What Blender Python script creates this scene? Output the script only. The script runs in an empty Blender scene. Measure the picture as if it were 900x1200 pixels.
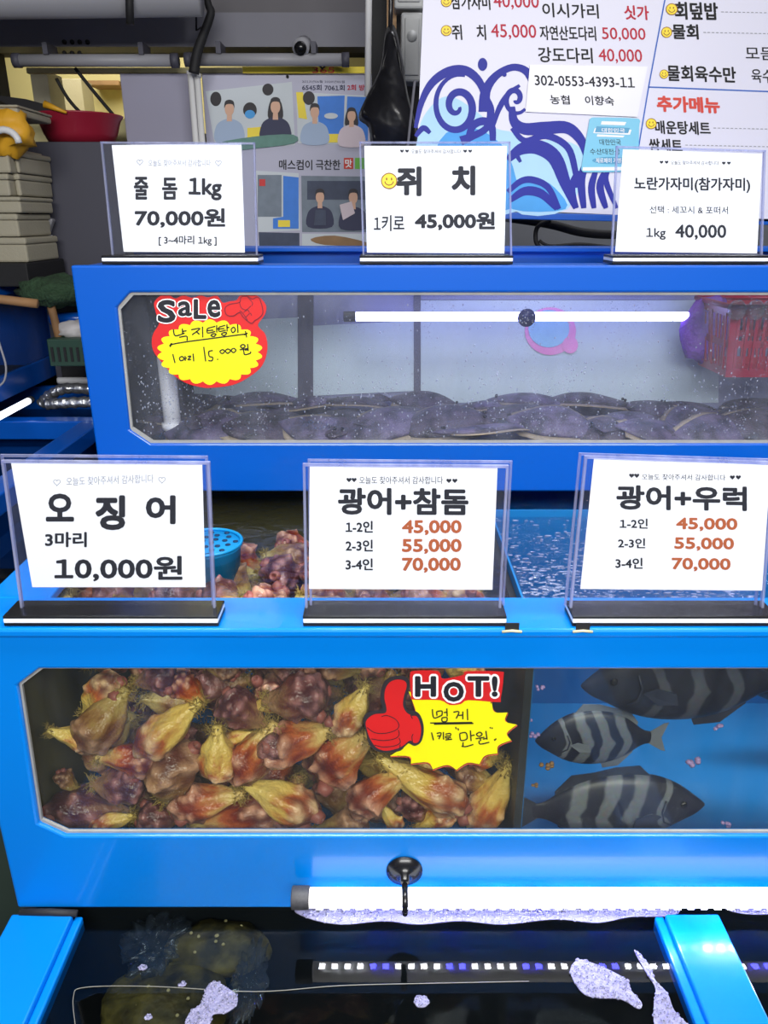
import bpy, bmesh, math, random
from mathutils import Vector, Matrix, Quaternion, noise
R = math.radians
random.seed(7)
SC = bpy.context.scene
COL = SC.collection

# ------------------------------------------------------------------ camera, world, light, exposure
PITCH = R(21.0); F = 900.0; EYE = Vector((0, 0, 1.55))
cam = bpy.data.cameras.new('camera'); cam.sensor_fit = 'VERTICAL'; cam.sensor_height = 36.0
cam.lens = 36.0 * F / 1200.0; cam.clip_start = 0.02
cam_o = bpy.data.objects.new('camera', cam); COL.objects.link(cam_o)
cam_o.location = EYE; cam_o.rotation_euler = (R(90) - PITCH, 0, 0)
SC.camera = cam_o

world = bpy.data.worlds.new('world'); SC.world = world; world.use_nodes = True
world.node_tree.nodes['Background'].inputs[0].default_value = (0.62, 0.66, 0.85, 1)
world.node_tree.nodes['Background'].inputs[1].default_value = 0.22

def area(name, loc, target, sx, sy, power, color=(1, 1, 1), spread=math.pi):
    l = bpy.data.lights.new(name, 'AREA'); l.shape = 'RECTANGLE'; l.size = sx; l.size_y = sy
    l.energy = power; l.color = color; l.spread = spread
    o = bpy.data.objects.new(name, l); COL.objects.link(o); o.location = loc
    o.rotation_euler = (Vector(target) - Vector(loc)).to_track_quat('-Z', 'Y').to_euler()
    return o
area('stall_ceiling_light', (0.3, -1.25, 2.55), (0.35, 1.2, 0.85), 3.0, 0.7, 128, (1.0, 0.99, 0.97))
area('aisle_ceiling_light', (0.2, 0.72, 3.0), (0.2, 0.80, 0.0), 2.6, 0.35, 30, (0.93, 0.96, 1.0), R(95))
area('inner_stall_light', (0.9, 2.45, 3.1), (0.9, 2.75, 1.4), 1.6, 0.2, 9, (0.95, 0.95, 1.0), R(120))  # unseen fill lamp added to brighten the shaded gap behind the menu board
area('back_room_light', (-1.35, 3.9, 2.5), (-1.35, 4.4, 1.6), 0.8, 0.5, 9, (1.0, 0.93, 0.72))

SC.view_settings.view_transform = 'Standard'
SC.view_settings.look = 'None'
SC.view_settings.exposure = 0.0
SC.view_settings.gamma = 1.0
SC.view_settings.use_curve_mapping = False
SC.cycles.transparent_max_bounces = 24
SC.cycles.max_bounces = 8
SC.cycles.use_denoising = True
SC.cycles.blur_glossy = 0.0
SC.cycles.caustics_reflective = False
SC.cycles.caustics_refractive = False

# ------------------------------------------------------------------ pixel -> ray helpers
CP, SP = math.cos(PITCH), math.sin(PITCH)
def ray(u, v):
    a = (u - 450.0) / F; b = (600.0 - v) / F
    return Vector((a, CP + b * SP, -SP + b * CP))
def at(u, v, Y):
    d = ray(u, v); return EYE + d * (Y / d.y)
def atz(u, v, Z):
    d = ray(u, v); return EYE + d * ((Z - EYE.z) / d.z)
class Plane:
    """a flat face in the place; offsets count towards the viewer's side (its normal)"""
    def __init__(s, p, n):
        s.p = Vector(p); s.n = Vector(n).normalized()
    def hit(s, u, v, off=0.0):
        d = ray(u, v); t = (s.p - EYE).dot(s.n) / d.dot(s.n)
        return EYE + d * t + s.n * off
def front(Y): return Plane((0, Y, 0), (0, -1, 0))

# ------------------------------------------------------------------ materials
def srgb(r, g, b):
    f = lambda c: (c / 255 / 12.92) if c / 255 <= 0.04045 else ((c / 255 + 0.055) / 1.055) ** 2.4
    return (f(r), f(g), f(b), 1)
MATS = {}
def nodes_of(m):
    m.use_nodes = True; return m.node_tree.nodes, m.node_tree.links
def mat(name, col, rough=0.5, metal=0.0, spec=0.5, emit=0.0, vary=0.0, vscale=12.0, bump=0.0, bscale=60.0, coat=0.0):
    m = bpy.data.materials.new(name); n, l = nodes_of(m); p = n['Principled BSDF']
    p.inputs['Base Color'].default_value = col; p.inputs['Roughness'].default_value = rough
    p.inputs['Metallic'].default_value = metal; p.inputs['Specular IOR Level'].default_value = spec
    p.inputs['Coat Weight'].default_value = coat
    if emit:
        p.inputs['Emission Color'].default_value = col; p.inputs['Emission Strength'].default_value = emit
    if vary or bump:
        tc = n.new('ShaderNodeTexCoord')
    if vary:
        t = n.new('ShaderNodeTexNoise'); t.inputs['Scale'].default_value = vscale; t.inputs['Detail'].default_value = 5
        l.new(tc.outputs['Object'], t.inputs['Vector'])
        mx = n.new('ShaderNodeMix'); mx.data_type = 'RGBA'
        a = tuple(c * (1 - vary) for c in col[:3]) + (1,); b = tuple(min(1, c * (1 + vary)) for c in col[:3]) + (1,)
        mx.inputs[6].default_value = a; mx.inputs[7].default_value = b
        if vary > .5:
            mr = n.new('ShaderNodeMapRange'); mr.inputs[1].default_value = .36; mr.inputs[2].default_value = .64
            l.new(t.outputs['Fac'], mr.inputs[0]); l.new(mr.outputs[0], mx.inputs[0])
        else: l.new(t.outputs['Fac'], mx.inputs[0])
        l.new(mx.outputs[2], p.inputs['Base Color'])
    if bump:
        t2 = n.new('ShaderNodeTexNoise'); t2.inputs['Scale'].default_value = bscale
        l.new(tc.outputs['Object'], t2.inputs['Vector'])
        b = n.new('ShaderNodeBump'); b.inputs['Strength'].default_value = bump; b.inputs['Distance'].default_value = 0.01
        l.new(t2.outputs['Fac'], b.inputs['Height']); l.new(b.outputs[0], p.inputs['Normal'])
    MATS[name] = m
    return m
def mirror_share(n, l, f0, normal=None):
    lw = n.new('ShaderNodeLayerWeight'); lw.inputs[0].default_value = .5
    if normal is not None: l.new(normal, lw.inputs['Normal'])
    pw = n.new('ShaderNodeMath'); pw.operation = 'POWER'; pw.inputs[1].default_value = 5; l.new(lw.outputs['Facing'], pw.inputs[0])
    ma = n.new('ShaderNodeMath'); ma.operation = 'MULTIPLY_ADD'; ma.inputs[1].default_value = 1 - f0; ma.inputs[2].default_value = f0; l.new(pw.outputs[0], ma.inputs[0])
    return ma
def thin_glass(name, tint, ior=1.45, haze=0.0, hazecol=(.8, .85, .9, 1), drops=0.0, rough=0.0):
    """a clear sheet: what passes through is tinted, the rest mirrors by its angle; haze is wet film and drops on it"""
    m = bpy.data.materials.new(name); n, l = nodes_of(m); n.remove(n['Principled BSDF']); out = n['Material Output']
    tr = n.new('ShaderNodeBsdfTransparent'); tr.inputs[0].default_value = tint
    gl = n.new('ShaderNodeBsdfGlossy'); gl.inputs['Roughness'].default_value = rough
    fr = mirror_share(n, l, ((ior - 1) / (ior + 1)) ** 2)
    mx = n.new('ShaderNodeMixShader'); l.new(fr.outputs[0], mx.inputs[0]); l.new(tr.outputs[0], mx.inputs[1]); l.new(gl.outputs[0], mx.inputs[2])
    last = mx
    if haze or drops:
        tc = n.new('ShaderNodeTexCoord')
        df = n.new('ShaderNodeBsdfTranslucent'); df.inputs[0].default_value = hazecol
        d2 = n.new('ShaderNodeBsdfDiffuse'); d2.inputs[0].default_value = hazecol
        dd = n.new('ShaderNodeMixShader'); dd.inputs[0].default_value = .5
        l.new(df.outputs[0], dd.inputs[1]); l.new(d2.outputs[0], dd.inputs[2])
        nz = n.new('ShaderNodeTexNoise'); nz.inputs['Scale'].default_value = 9; nz.inputs['Detail'].default_value = 6
        mp = n.new('ShaderNodeMapping'); mp.inputs['Scale'].default_value = (3.0, 1.0, 0.8)
        l.new(tc.outputs['Object'], mp.inputs[0]); l.new(mp.outputs[0], nz.inputs['Vector'])
        rm = n.new('ShaderNodeMapRange'); rm.inputs[1].default_value = .35; rm.inputs[2].default_value = .75
        rm.inputs[3].default_value = haze * .4; rm.inputs[4].default_value = haze
        l.new(nz.outputs['Fac'], rm.inputs[0]); fac = rm.outputs[0]
        if drops:
            vo = n.new('ShaderNodeTexVoronoi'); vo.inputs['Scale'].default_value = 150
            l.new(tc.outputs['Object'], vo.inputs['Vector'])
            lt = n.new('ShaderNodeMapRange'); lt.inputs[1].default_value = .12; lt.inputs[2].default_value = .26
            lt.inputs[3].default_value = 1; lt.inputs[4].default_value = 0
            l.new(vo.outputs['Distance'], lt.inputs[0])
            n2 = n.new('ShaderNodeTexNoise'); n2.inputs['Scale'].default_value = 7; l.new(mp.outputs[0], n2.inputs['Vector'])
            r2 = n.new('ShaderNodeMapRange'); r2.inputs[1].default_value = .45; r2.inputs[2].default_value = .7
            r2.inputs[3].default_value = 0; r2.inputs[4].default_value = drops
            l.new(n2.outputs['Fac'], r2.inputs[0])
            mu = n.new('ShaderNodeMath'); mu.operation = 'MULTIPLY'; l.new(lt.outputs[0], mu.inputs[0]); l.new(r2.outputs[0], mu.inputs[1])
            ad = n.new('ShaderNodeMath'); ad.operation = 'MAXIMUM'; l.new(mu.outputs[0], ad.inputs[0]); l.new(fac, ad.inputs[1]); fac = ad.outputs[0]
        m2 = n.new('ShaderNodeMixShader'); l.new(fac, m2.inputs[0]); l.new(last.outputs[0], m2.inputs[1]); l.new(dd.outputs[0], m2.inputs[2])
        last = m2
    l.new(last.outputs[0], out.inputs['Surface']); MATS[name] = m
    return m
def water(name, tint, scale, strength, stretch=(1, 1, 1), dist=0.01):
    m = bpy.data.materials.new(name); n, l = nodes_of(m); n.remove(n['Principled BSDF']); out = n['Material Output']
    tc = n.new('ShaderNodeTexCoord'); mp = n.new('ShaderNodeMapping'); mp.inputs['Scale'].default_value = stretch
    l.new(tc.outputs['Object'], mp.inputs[0])
    nz = n.new('ShaderNodeTexNoise'); nz.inputs['Scale'].default_value = scale; nz.inputs['Detail'].default_value = 3
    nz.inputs['Distortion'].default_value = .6
    l.new(mp.outputs[0], nz.inputs['Vector'])
    b = n.new('ShaderNodeBump'); b.inputs['Strength'].default_value = strength; b.inputs['Distance'].default_value = dist
    l.new(nz.outputs['Fac'], b.inputs['Height'])
    tr = n.new('ShaderNodeBsdfTransparent'); tr.inputs[0].default_value = tint
    gl = n.new('ShaderNodeBsdfGlossy'); gl.inputs['Roughness'].default_value = 0.03; l.new(b.outputs[0], gl.inputs['Normal'])
    fr = mirror_share(n, l, .025, b.outputs[0])
    mx = n.new('ShaderNodeMixShader'); l.new(fr.outputs[0], mx.inputs[0]); l.new(tr.outputs[0], mx.inputs[1]); l.new(gl.outputs[0], mx.inputs[2])
    l.new(mx.outputs[0], out.inputs['Surface']); MATS[name] = m
    return m

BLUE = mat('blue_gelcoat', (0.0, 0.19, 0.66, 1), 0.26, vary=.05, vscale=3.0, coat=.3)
BLUE_UP = mat('deep_blue_gelcoat', (0.0, 0.086, 0.46, 1), 0.3, vary=.04, vscale=3.0, coat=.2)  # blue paint darkened in its colour for standing farther from the light
BLUE_IN = mat('blue_tank_lining', (0.004, 0.17, 0.46, 1), 0.5, vary=.12, vscale=4.0)
OLIVE_IN = mat('algae_covered_lining', srgb(92, 86, 52), 0.6, vary=.3, vscale=9)
DARK_IN = mat('dark_tank_lining', srgb(40, 42, 44), 0.55, vary=.3, vscale=6)
GREY_IN = mat('pale_tank_lining', srgb(120, 124, 152), 0.5, vary=.08, vscale=6)
SEAL = mat('grey_sealant', srgb(150, 150, 146), 0.6, vary=.25, vscale=40)
SEAL_Y = mat('stained_sealant', srgb(190, 186, 150), 0.5, vary=.3, vscale=60)
BLACK = mat('black_plastic', srgb(20, 20, 22), 0.25)
BLACK_M = mat('matte_black', srgb(22, 22, 25), 0.7)
WHITE = mat('white_plastic', srgb(240, 240, 240), 0.35)
PAPER = mat('white_paper', srgb(246, 247, 247), 0.7)
INK = mat('dark_ink', srgb(20, 21, 30), 0.7)
INK2 = mat('black_ink', srgb(12, 12, 16), 0.7)
INK_GREY = mat('grey_ink', srgb(150, 152, 158), 0.7)
INK_OR = mat('orange_ink', srgb(180, 90, 44), 0.7)
INK_RED = mat('red_ink', srgb(190, 40, 62), 0.7)
INK_CORAL = mat('coral_ink', srgb(214, 74, 62), 0.7)
INK_LINE = mat('blue_rule_ink', srgb(60, 105, 190), 0.7)
WAVE = mat('wave_blue_ink', srgb(14, 28, 150), 0.6)
WAVE_L = mat('wave_pale_blue_ink', srgb(176, 218, 242), 0.6, vary=.08, vscale=14)
WAVE_M = mat('wave_mid_blue_ink', srgb(70, 160, 228), 0.6, vary=.15, vscale=14)
BOARD = mat('board_white', srgb(218, 217, 232), 0.4)
YEL = mat('sticker_yellow', srgb(238, 230, 10), 0.5)
RED = mat('sticker_red', srgb(206, 30, 30), 0.5)
SMILE = mat('smiley_yellow', srgb(250, 222, 40), 0.5)
TEAL = mat('card_teal', srgb(112, 194, 222), 0.4)
TEAL_D = mat('card_dark_teal', srgb(60, 150, 190), 0.4)
ACRYL = thin_glass('clear_acrylic', (.975, .98, 1, 1), 1.25, haze=.014)
ACRYL_E = thin_glass('acrylic_edge', (.86, .88, .98, 1), 1.45, haze=.62, hazecol=(.70, .72, .92, 1))
GLASS = thin_glass('tank_glass', (.89, .90, .86, 1), 1.25, haze=.035)
GLASS_WET = thin_glass('wet_tank_glass', (.95, .96, .98, 1), 1.25, haze=.10, hazecol=(.62, .66, .78, 1), drops=.5)
GLASS_DK = thin_glass('dim_tank_glass', (.8, .85, .9, 1), 1.45, haze=.05)
W_LOW = water('rippled_water', (.86, .9, .88, 1), 20, .6, (1, 1.5, 1), .012)
W_BLUE = water('blue_rippled_water', (.84, .92, .98, 1), 30, 1.0, (1, 1.4, 1), .06)
W_TOP = water('calm_tank_water', (.72, .76, .8, 1), 12, .15)
W_FLOOR = water('dark_still_water', (.40, .45, .46, 1), 5, .03)
FOAM = mat('water_foam', srgb(138, 135, 164), 0.35, bump=.5, bscale=160)
BUBBLE = mat('foam_bubble_film', srgb(96, 96, 112), 0.15)
TUBE = mat('lit_tube_cover', (1, .985, .97, 1), 0.3, emit=1.5)
LED_W = mat('white_led', (.85, .92, 1, 1), .3, emit=90)
LED_B = mat('blue_led', (.06, .06, 1, 1), .3, emit=170)
LED_SOFT = mat('lit_strip_cover', (.42, .42, 1, 1), .3, emit=9.0)
LED_SOFT2 = mat('lit_blue_strip_cover', (.80, .86, 1, 1), .3, emit=3.0)
CONC = mat('dim_concrete', srgb(104, 102, 106), 0.9, vary=.15, vscale=3)
STEEL = mat('painted_steel_beam', srgb(112, 112, 122), 0.6, vary=.15, vscale=5)
PANEL = mat('grey_partition_panel', srgb(154, 152, 172), 0.6)
DARKPANEL = mat('charcoal_panel', srgb(72, 72, 84), 0.6, vary=.06, vscale=5)
FLOORM = mat('wet_dark_floor', srgb(46, 58, 52), 0.35, vary=.3, vscale=6)
CREAM = mat('cream_wall', srgb(224, 214, 160), 0.7, vary=.06, vscale=4)
FOAMBOX = mat('polystyrene', srgb(168, 162, 142), 0.8, bump=.15, bscale=120, vary=.08)
MAROON = mat('maroon_plastic', srgb(150, 30, 52), 0.35)
ALU = mat('crumpled_foil', srgb(200, 202, 206), 0.3, metal=.85, bump=.9, bscale=45)
GREENM = mat('dark_green_netting', srgb(48, 74, 50), 0.9, bump=.9, bscale=90, vary=.4, vscale=40)
GREENP = mat('green_crate_plastic', srgb(38, 70, 56), 0.5)
WOOD = mat('weathered_wood', srgb(150, 112, 74), 0.7, vary=.3, vscale=14)
PIPEW = mat('white_pvc_pipe', srgb(226, 226, 226), 0.4)
GREYTUBE = mat('dull_lamp_housing', srgb(150, 150, 156), 0.5)
YBAN = mat('yellow_banner', srgb(248, 224, 70), 0.6)
REDP = mat('red_basket_plastic', srgb(150, 12, 40), 0.4)
CYANP = mat('cyan_plastic', srgb(20, 150, 215), 0.4)
PINK = mat('pink_sticker', srgb(206, 130, 176), 0.5, vary=.2, vscale=30)
AQUA = mat('aqua_sticker', srgb(132, 176, 200), 0.5, vary=.2, vscale=30)
PALE = mat('pale_sheet', srgb(172, 186, 190), 0.6, vary=.05)
BAGCLEAR = thin_glass('clear_bag_film', (.93, .95, .98, 1), 1.6, haze=.10, hazecol=(.5, .55, .65, 1))
BAGYEL = mat('yellow_bag', srgb(226, 168, 40), 0.5, vary=.25, vscale=12, bump=.4, bscale=20)
BAGBLK = mat('black_bag_plastic', srgb(26, 26, 30), 0.3, bump=.6, bscale=16)
BAGWHT = mat('white_bag_plastic', srgb(200, 196, 196), 0.5, bump=.5, bscale=20)
GREYBOX = mat('dusty_plastic_box', srgb(170, 172, 172), 0.5, vary=.15, vscale=10)
RUST = mat('rust_streaked_metal', srgb(150, 118, 84), 0.7, vary=.4, vscale=16)
PR_SKIN = mat('printed_skin', srgb(222, 178, 152), 0.6)
PR_HAIR = mat('printed_dark_hair', srgb(44, 40, 46), 0.6)
PR_SHIRT = mat('printed_pale_blue', srgb(166, 186, 214), 0.6)
PR_NAVY = mat('printed_navy', srgb(46, 50, 82), 0.6)
PR_PINKW = mat('printed_pale_pink', srgb(220, 204, 212), 0.6)
PR_BG = mat('printed_pale_set', srgb(206, 214, 220), 0.6, vary=.05)
PR_BLUE = mat('printed_bright_blue', srgb(60, 130, 224), 0.6, vary=.15, vscale=30)
PR_GREEN = mat('printed_sea_green', srgb(96, 140, 130), 0.6, vary=.3, vscale=30)
PR_GREY = mat('printed_grey_room', srgb(120, 132, 146), 0.6, vary=.35, vscale=24)
PR_DARK = mat('printed_dark_stall', srgb(62, 72, 96), 0.6, vary=.5, vscale=24)
POSTER = mat('poster_paper', srgb(186, 186, 206), 0.55)

def squirt_mat(name, c0, c1, c2, c3, wart):
    m = bpy.data.materials.new(name); n, l = nodes_of(m); p = n['Principled BSDF']
    tc = n.new('ShaderNodeTexCoord'); sep = n.new('ShaderNodeSeparateXYZ'); l.new(tc.outputs['Object'], sep.inputs[0])
    nz = n.new('ShaderNodeTexNoise'); nz.inputs['Scale'].default_value = 4.5; nz.inputs['Detail'].default_value = 5
    mp = n.new('ShaderNodeMapping'); mp.inputs['Scale'].default_value = (1.6, 1.6, .55); oi = n.new('ShaderNodeObjectInfo')
    l.new(tc.outputs['Object'], mp.inputs[0])
    cb = n.new('ShaderNodeVectorMath'); cb.operation = 'ADD'
    sc_ = n.new('ShaderNodeMath'); sc_.operation = 'MULTIPLY'; sc_.inputs[1].default_value = 20; l.new(oi.outputs['Random'], sc_.inputs[0])
    l.new(mp.outputs[0], cb.inputs[0]); l.new(sc_.outputs[0], cb.inputs[1]); l.new(cb.outputs[0], nz.inputs['Vector'])
    ma = n.new('ShaderNodeMath'); ma.operation = 'MULTIPLY_ADD'; ma.inputs[1].default_value = 1.0
    l.new(nz.outputs['Fac'], ma.inputs[0])
    s2 = n.new('ShaderNodeMath'); s2.operation = 'SUBTRACT'; s2.inputs[1].default_value = .5; l.new(sep.outputs[2], s2.inputs[0]); l.new(s2.outputs[0], ma.inputs[2])
    cr = n.new('ShaderNodeValToRGB'); e = cr.color_ramp.elements
    e[0].position = .1; e[0].color = c0; e[1].position = .92; e[1].color = c3
    x = e.new(.45); x.color = c1; x = e.new(.66); x.color = c2
    l.new(ma.outputs[0], cr.inputs[0])
    at_ = n.new('ShaderNodeAttribute'); at_.attribute_name = 'wart'
    mx = n.new('ShaderNodeMix'); mx.data_type = 'RGBA'; l.new(at_.outputs['Fac'], mx.inputs[0])
    l.new(cr.outputs[0], mx.inputs[6]); mx.inputs[7].default_value = wart
    l.new(mx.outputs[2], p.inputs['Base Color']); p.inputs['Roughness'].default_value = .28
    b = n.new('ShaderNodeBump'); b.inputs['Strength'].default_value = .25; b.inputs['Distance'].default_value = .02
    n3 = n.new('ShaderNodeTexNoise'); n3.inputs['Scale'].default_value = 18; l.new(tc.outputs['Object'], n3.inputs['Vector'])
    l.new(n3.outputs['Fac'], b.inputs['Height']); l.new(b.outputs[0], p.inputs['Normal'])
    return m
SQ = {'yellow': squirt_mat('yellow_squirt_skin', srgb(236, 208, 116), srgb(226, 186, 92), srgb(182, 88, 34), srgb(104, 38, 34), srgb(232, 194, 150)),
      'red': squirt_mat('red_squirt_skin', srgb(226, 194, 118), srgb(186, 90, 38), srgb(126, 38, 20), srgb(86, 26, 28), srgb(222, 166, 138)),
      'dark': squirt_mat('maroon_squirt_skin', srgb(170, 130, 90), srgb(108, 56, 46), srgb(78, 30, 34), srgb(66, 26, 34), srgb(178, 122, 122)),
      'brown': squirt_mat('brown_squirt_skin', srgb(186, 164, 100), srgb(152, 112, 62), srgb(112, 66, 40), srgb(94, 48, 38), srgb(200, 156, 124))}
ROOTS = mat('squirt_root_fibre', srgb(176, 150, 78), .8, vary=.3, vscale=30)
SIPHON = mat('squirt_siphon_skin', srgb(150, 84, 76), .45, vary=.2, vscale=20)

def fish_mat(name, light, dark, bands):
    m = bpy.data.materials.new(name); n, l = nodes_of(m); p = n['Principled BSDF']
    tc = n.new('ShaderNodeTexCoord'); sep = n.new('ShaderNodeSeparateXYZ'); l.new(tc.outputs['Object'], sep.inputs[0])
    nz = n.new('ShaderNodeTexNoise'); nz.inputs['Scale'].default_value = 5; l.new(tc.outputs['Object'], nz.inputs['Vector'])
    ma = n.new('ShaderNodeMath'); ma.operation = 'MULTIPLY_ADD'; ma.inputs[1].default_value = .10; l.new(nz.outputs['Fac'], ma.inputs[0]); l.new(sep.outputs[0], ma.inputs[2])
    # bands lean backwards below the middle line
    m3 = n.new('ShaderNodeMath'); m3.operation = 'MULTIPLY_ADD'; m3.inputs[1].default_value = -.35
    ab = n.new('ShaderNodeMath'); ab.operation = 'ABSOLUTE'; l.new(sep.outputs[2], ab.inputs[0]); l.new(ab.outputs[0], m3.inputs[0]); l.new(ma.outputs[0], m3.inputs[2])
    cr = n.new('ShaderNodeValToRGB'); cr.color_ramp.interpolation = 'EASE'
    mr = n.new('ShaderNodeMapRange'); mr.inputs[1].default_value = -.5; mr.inputs[2].default_value = .62
    l.new(m3.outputs[0], mr.inputs[0]); l.new(mr.outputs[0], cr.inputs[0])
    e = cr.color_ramp.elements; e[0].position = 0; e[0].color = dark; e[1].position = 1; e[1].color = dark
    for a, b in bands:
        w = (b - a) * .2
        for pos, c in ((a, dark), (a + w, light), (b - w, light), (b, dark)):
            x = e.new(pos); x.color = c
    n2 = n.new('ShaderNodeTexNoise'); n2.inputs['Scale'].default_value = 40; l.new(tc.outputs['Object'], n2.inputs['Vector'])
    mx = n.new('ShaderNodeMix'); mx.data_type = 'RGBA'; mx.blend_type = 'MULTIPLY'; mx.inputs[0].default_value = .5
    l.new(cr.outputs[0], mx.inputs[6]); l.new(n2.outputs['Color'], mx.inputs[7])
    l.new(mx.outputs[2], p.inputs['Base Color']); p.inputs['Roughness'].default_value = .4
    return m
FISH = fish_mat('striped_fish_skin', srgb(128, 133, 142), srgb(38, 42, 62), [(.20, .30), (.36, .46), (.52, .62), (.70, .76)])
FISH_D = fish_mat('dark_fish_skin', srgb(86, 88, 98), srgb(34, 36, 50), [(.22, .30), (.40, .48), (.58, .64)])
FIN_D = mat('dark_fin', srgb(42, 46, 62), .5, vary=.2, vscale=20)
FIN_G = mat('grey_fin', srgb(120, 126, 136), .5, vary=.2, vscale=20)
FLAT = mat('flatfish_skin', srgb(52, 44, 54), .5, vary=.85, vscale=10, bump=.3, bscale=60)
FLAT2 = mat('pale_flatfish_skin', srgb(70, 62, 82), .5, vary=.8, vscale=8, bump=.3, bscale=60)
FLATFIN = mat('flatfish_fin', srgb(140, 126, 104), .5, vary=.4, vscale=40)
BROWNF = mat('speckled_brown_skin', srgb(92, 78, 32), .6, vary=.75, vscale=24, bump=.4, bscale=50)
SPECK = mat('pale_skin_spot', srgb(214, 190, 130), .6)
EYEM = mat('fish_eye', srgb(14, 14, 18), .1)

# ------------------------------------------------------------------ mesh builder
class MB:
    def __init__(s): s.v = []; s.f = []; s.m = []; s.smooth = []
    def add(s, vs, fs, mi=0, smooth=False):
        b = len(s.v); s.v += [Vector(p) for p in vs]
        for f in fs: s.f.append([b + i for i in f]); s.m.append(mi); s.smooth.append(smooth)
        return s
    def box(s, x0, x1, y0, y1, z0, z1, mi=0):
        return s.add([(x0, y0, z0), (x1, y0, z0), (x1, y1, z0), (x0, y1, z0), (x0, y0, z1), (x1, y0, z1), (x1, y1, z1), (x0, y1, z1)],
                     [(3, 2, 1, 0), (4, 5, 6, 7), (0, 1, 5, 4), (1, 2, 6, 5), (2, 3, 7, 6), (3, 0, 4, 7)], mi)
    def sheet(s, x0, x1, y0, y1, z): return s.add([(x0, y0, z), (x1, y0, z), (x1, y1, z), (x0, y1, z)], [(0, 1, 2, 3)])
    def poly(s, pts, mi=0): return s.add(pts, [list(range(len(pts)))], mi)
    def prism(s, pts, vec, mi=0):
        n = len(pts); vec = Vector(vec); a = [Vector(p) for p in pts]
        s.add(a + [p + vec for p in a], [list(range(n)), list(range(2 * n - 1, n - 1, -1))] + [(i, n + i, n + (i + 1) % n, (i + 1) % n) for i in range(n)], mi)
        return s
    def tube(s, path, r, n=8, mi=0, caps=True, close=False):
        path = [Vector(p) for p in path]; N = len(path); vs = []; fs = []
        rr = r if isinstance(r, (list, tuple)) else [r] * N
        up = None
        for i, p in enumerate(path):
            t = (path[min(i + 1, N - 1)] - path[max(i - 1, 0)]).normalized()
            if up is None:
                up = Vector((0, 0, 1)) if abs(t.z) < .9 else Vector((1, 0, 0))
            a = (up - t * up.dot(t)).normalized(); up = a; b = t.cross(a)
            for k in range(n):
                th = 2 * math.pi * k / n; vs.append(p + (a * math.cos(th) + b * math.sin(th)) * rr[i])
        for i in range(N - 1):
            for k in range(n):
                fs.append((i * n + k, i * n + (k + 1) % n, (i + 1) * n + (k + 1) % n, (i + 1) * n + k))
        if caps: fs.append(list(range(n))[::-1]); fs.append([(N - 1) * n + k for k in range(n)])
        return s.add(vs, fs, mi, True)
    def lathe(s, prof, origin=(0, 0, 0), axis=(0, 0, 1), n=24, mi=0, squash=(1, 1)):
        q = Vector((0, 0, 1)).rotation_difference(Vector(axis).normalized()); o = Vector(origin); vs = []; fs = []
        for r, z in prof:
            for k in range(n):
                th = 2 * math.pi * k / n
                vs.append(o + q @ Vector((r * math.cos(th) * squash[0], r * math.sin(th) * squash[1], z)))
        for i in range(len(prof) - 1):
            for k in range(n): fs.append((i * n + k, i * n + (k + 1) % n, (i + 1) * n + (k + 1) % n, (i + 1) * n + k))
        if prof[0][0] > 1e-6: fs.append(list(range(n))[::-1])
        if prof[-1][0] > 1e-6: fs.append([(len(prof) - 1) * n + k for k in range(n)])
        return s.add(vs, fs, mi, True)
    def ball(s, c, rx, ry=None, rz=None, n=12, mi=0, bump=0, bs=4):
        ry = ry or rx; rz = rz or rx; c = Vector(c); vs = []; fs = []; m = max(6, n * 2 // 3)
        for i in range(m + 1):
            ph = math.pi * i / m
            for k in range(n):
                th = 2 * math.pi * k / n; d = Vector((math.sin(ph) * math.cos(th), math.sin(ph) * math.sin(th), -math.cos(ph)))
                f = 1 + bump * noise.noise(d * bs + c * 7) if bump else 1
                vs.append(c + Vector((d.x * rx, d.y * ry, d.z * rz)) * f)
        for i in range(m):
            for k in range(n): fs.append((i * n + k, i * n + (k + 1) % n, (i + 1) * n + (k + 1) % n, (i + 1) * n + k))
        return s.add(vs, fs, mi, True)
    def mesh(s, name, mats, origin=(0, 0, 0)):
        o = Vector(origin); me = bpy.data.meshes.new(name)
        me.from_pydata([tuple(p - o) for p in s.v], [], s.f)
        for m in (mats if isinstance(mats, (list, tuple)) else [mats]): me.materials.append(m)
        for p, mi, sm in zip(me.polygons, s.m, s.smooth): p.material_index = mi; p.use_smooth = sm
        bm = bmesh.new(); bm.from_mesh(me); bmesh.ops.remove_doubles(bm, verts=bm.verts, dist=1e-6)
        bmesh.ops.recalc_face_normals(bm, faces=bm.faces); bm.to_mesh(me); bm.free()
        return me
    def build(s, name, mats, parent=None, bevel=0, seg=2, origin=None):
        if parent is not None: og = world_of(parent)
        elif origin is not None: og = Vector(origin)
        else:
            xs = [p.x for p in s.v]; ys = [p.y for p in s.v]; zs = [p.z for p in s.v]
            og = Vector(((min(xs) + max(xs)) / 2, (min(ys) + max(ys)) / 2, min(zs)))
        o = bpy.data.objects.new(name, s.mesh(name, mats, og)); COL.objects.link(o)
        if parent is not None: o.parent = parent
        else: o.location = og
        if bevel:
            b = o.modifiers.new('bevel', 'BEVEL'); b.width = bevel; b.segments = seg; b.limit_method = 'ANGLE'; b.angle_limit = R(40)
            b.harden_normals = False
        return o
def world_of(o):
    p = Vector((0, 0, 0))
    while o is not None: p += o.location; o = o.parent
    return p
def tag(o, label=None, cat=None, group=None, kind=None):
    if label: o['label'] = label
    if cat: o['category'] = cat
    if group: o['group'] = group
    if kind: o['kind'] = kind
    return o
def thing(name, label, cat, loc, group=None):
    o = bpy.data.objects.new(name, None); COL.objects.link(o); o.location = loc; o.empty_display_size = .05
    return tag(o, label, cat, group)
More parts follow.
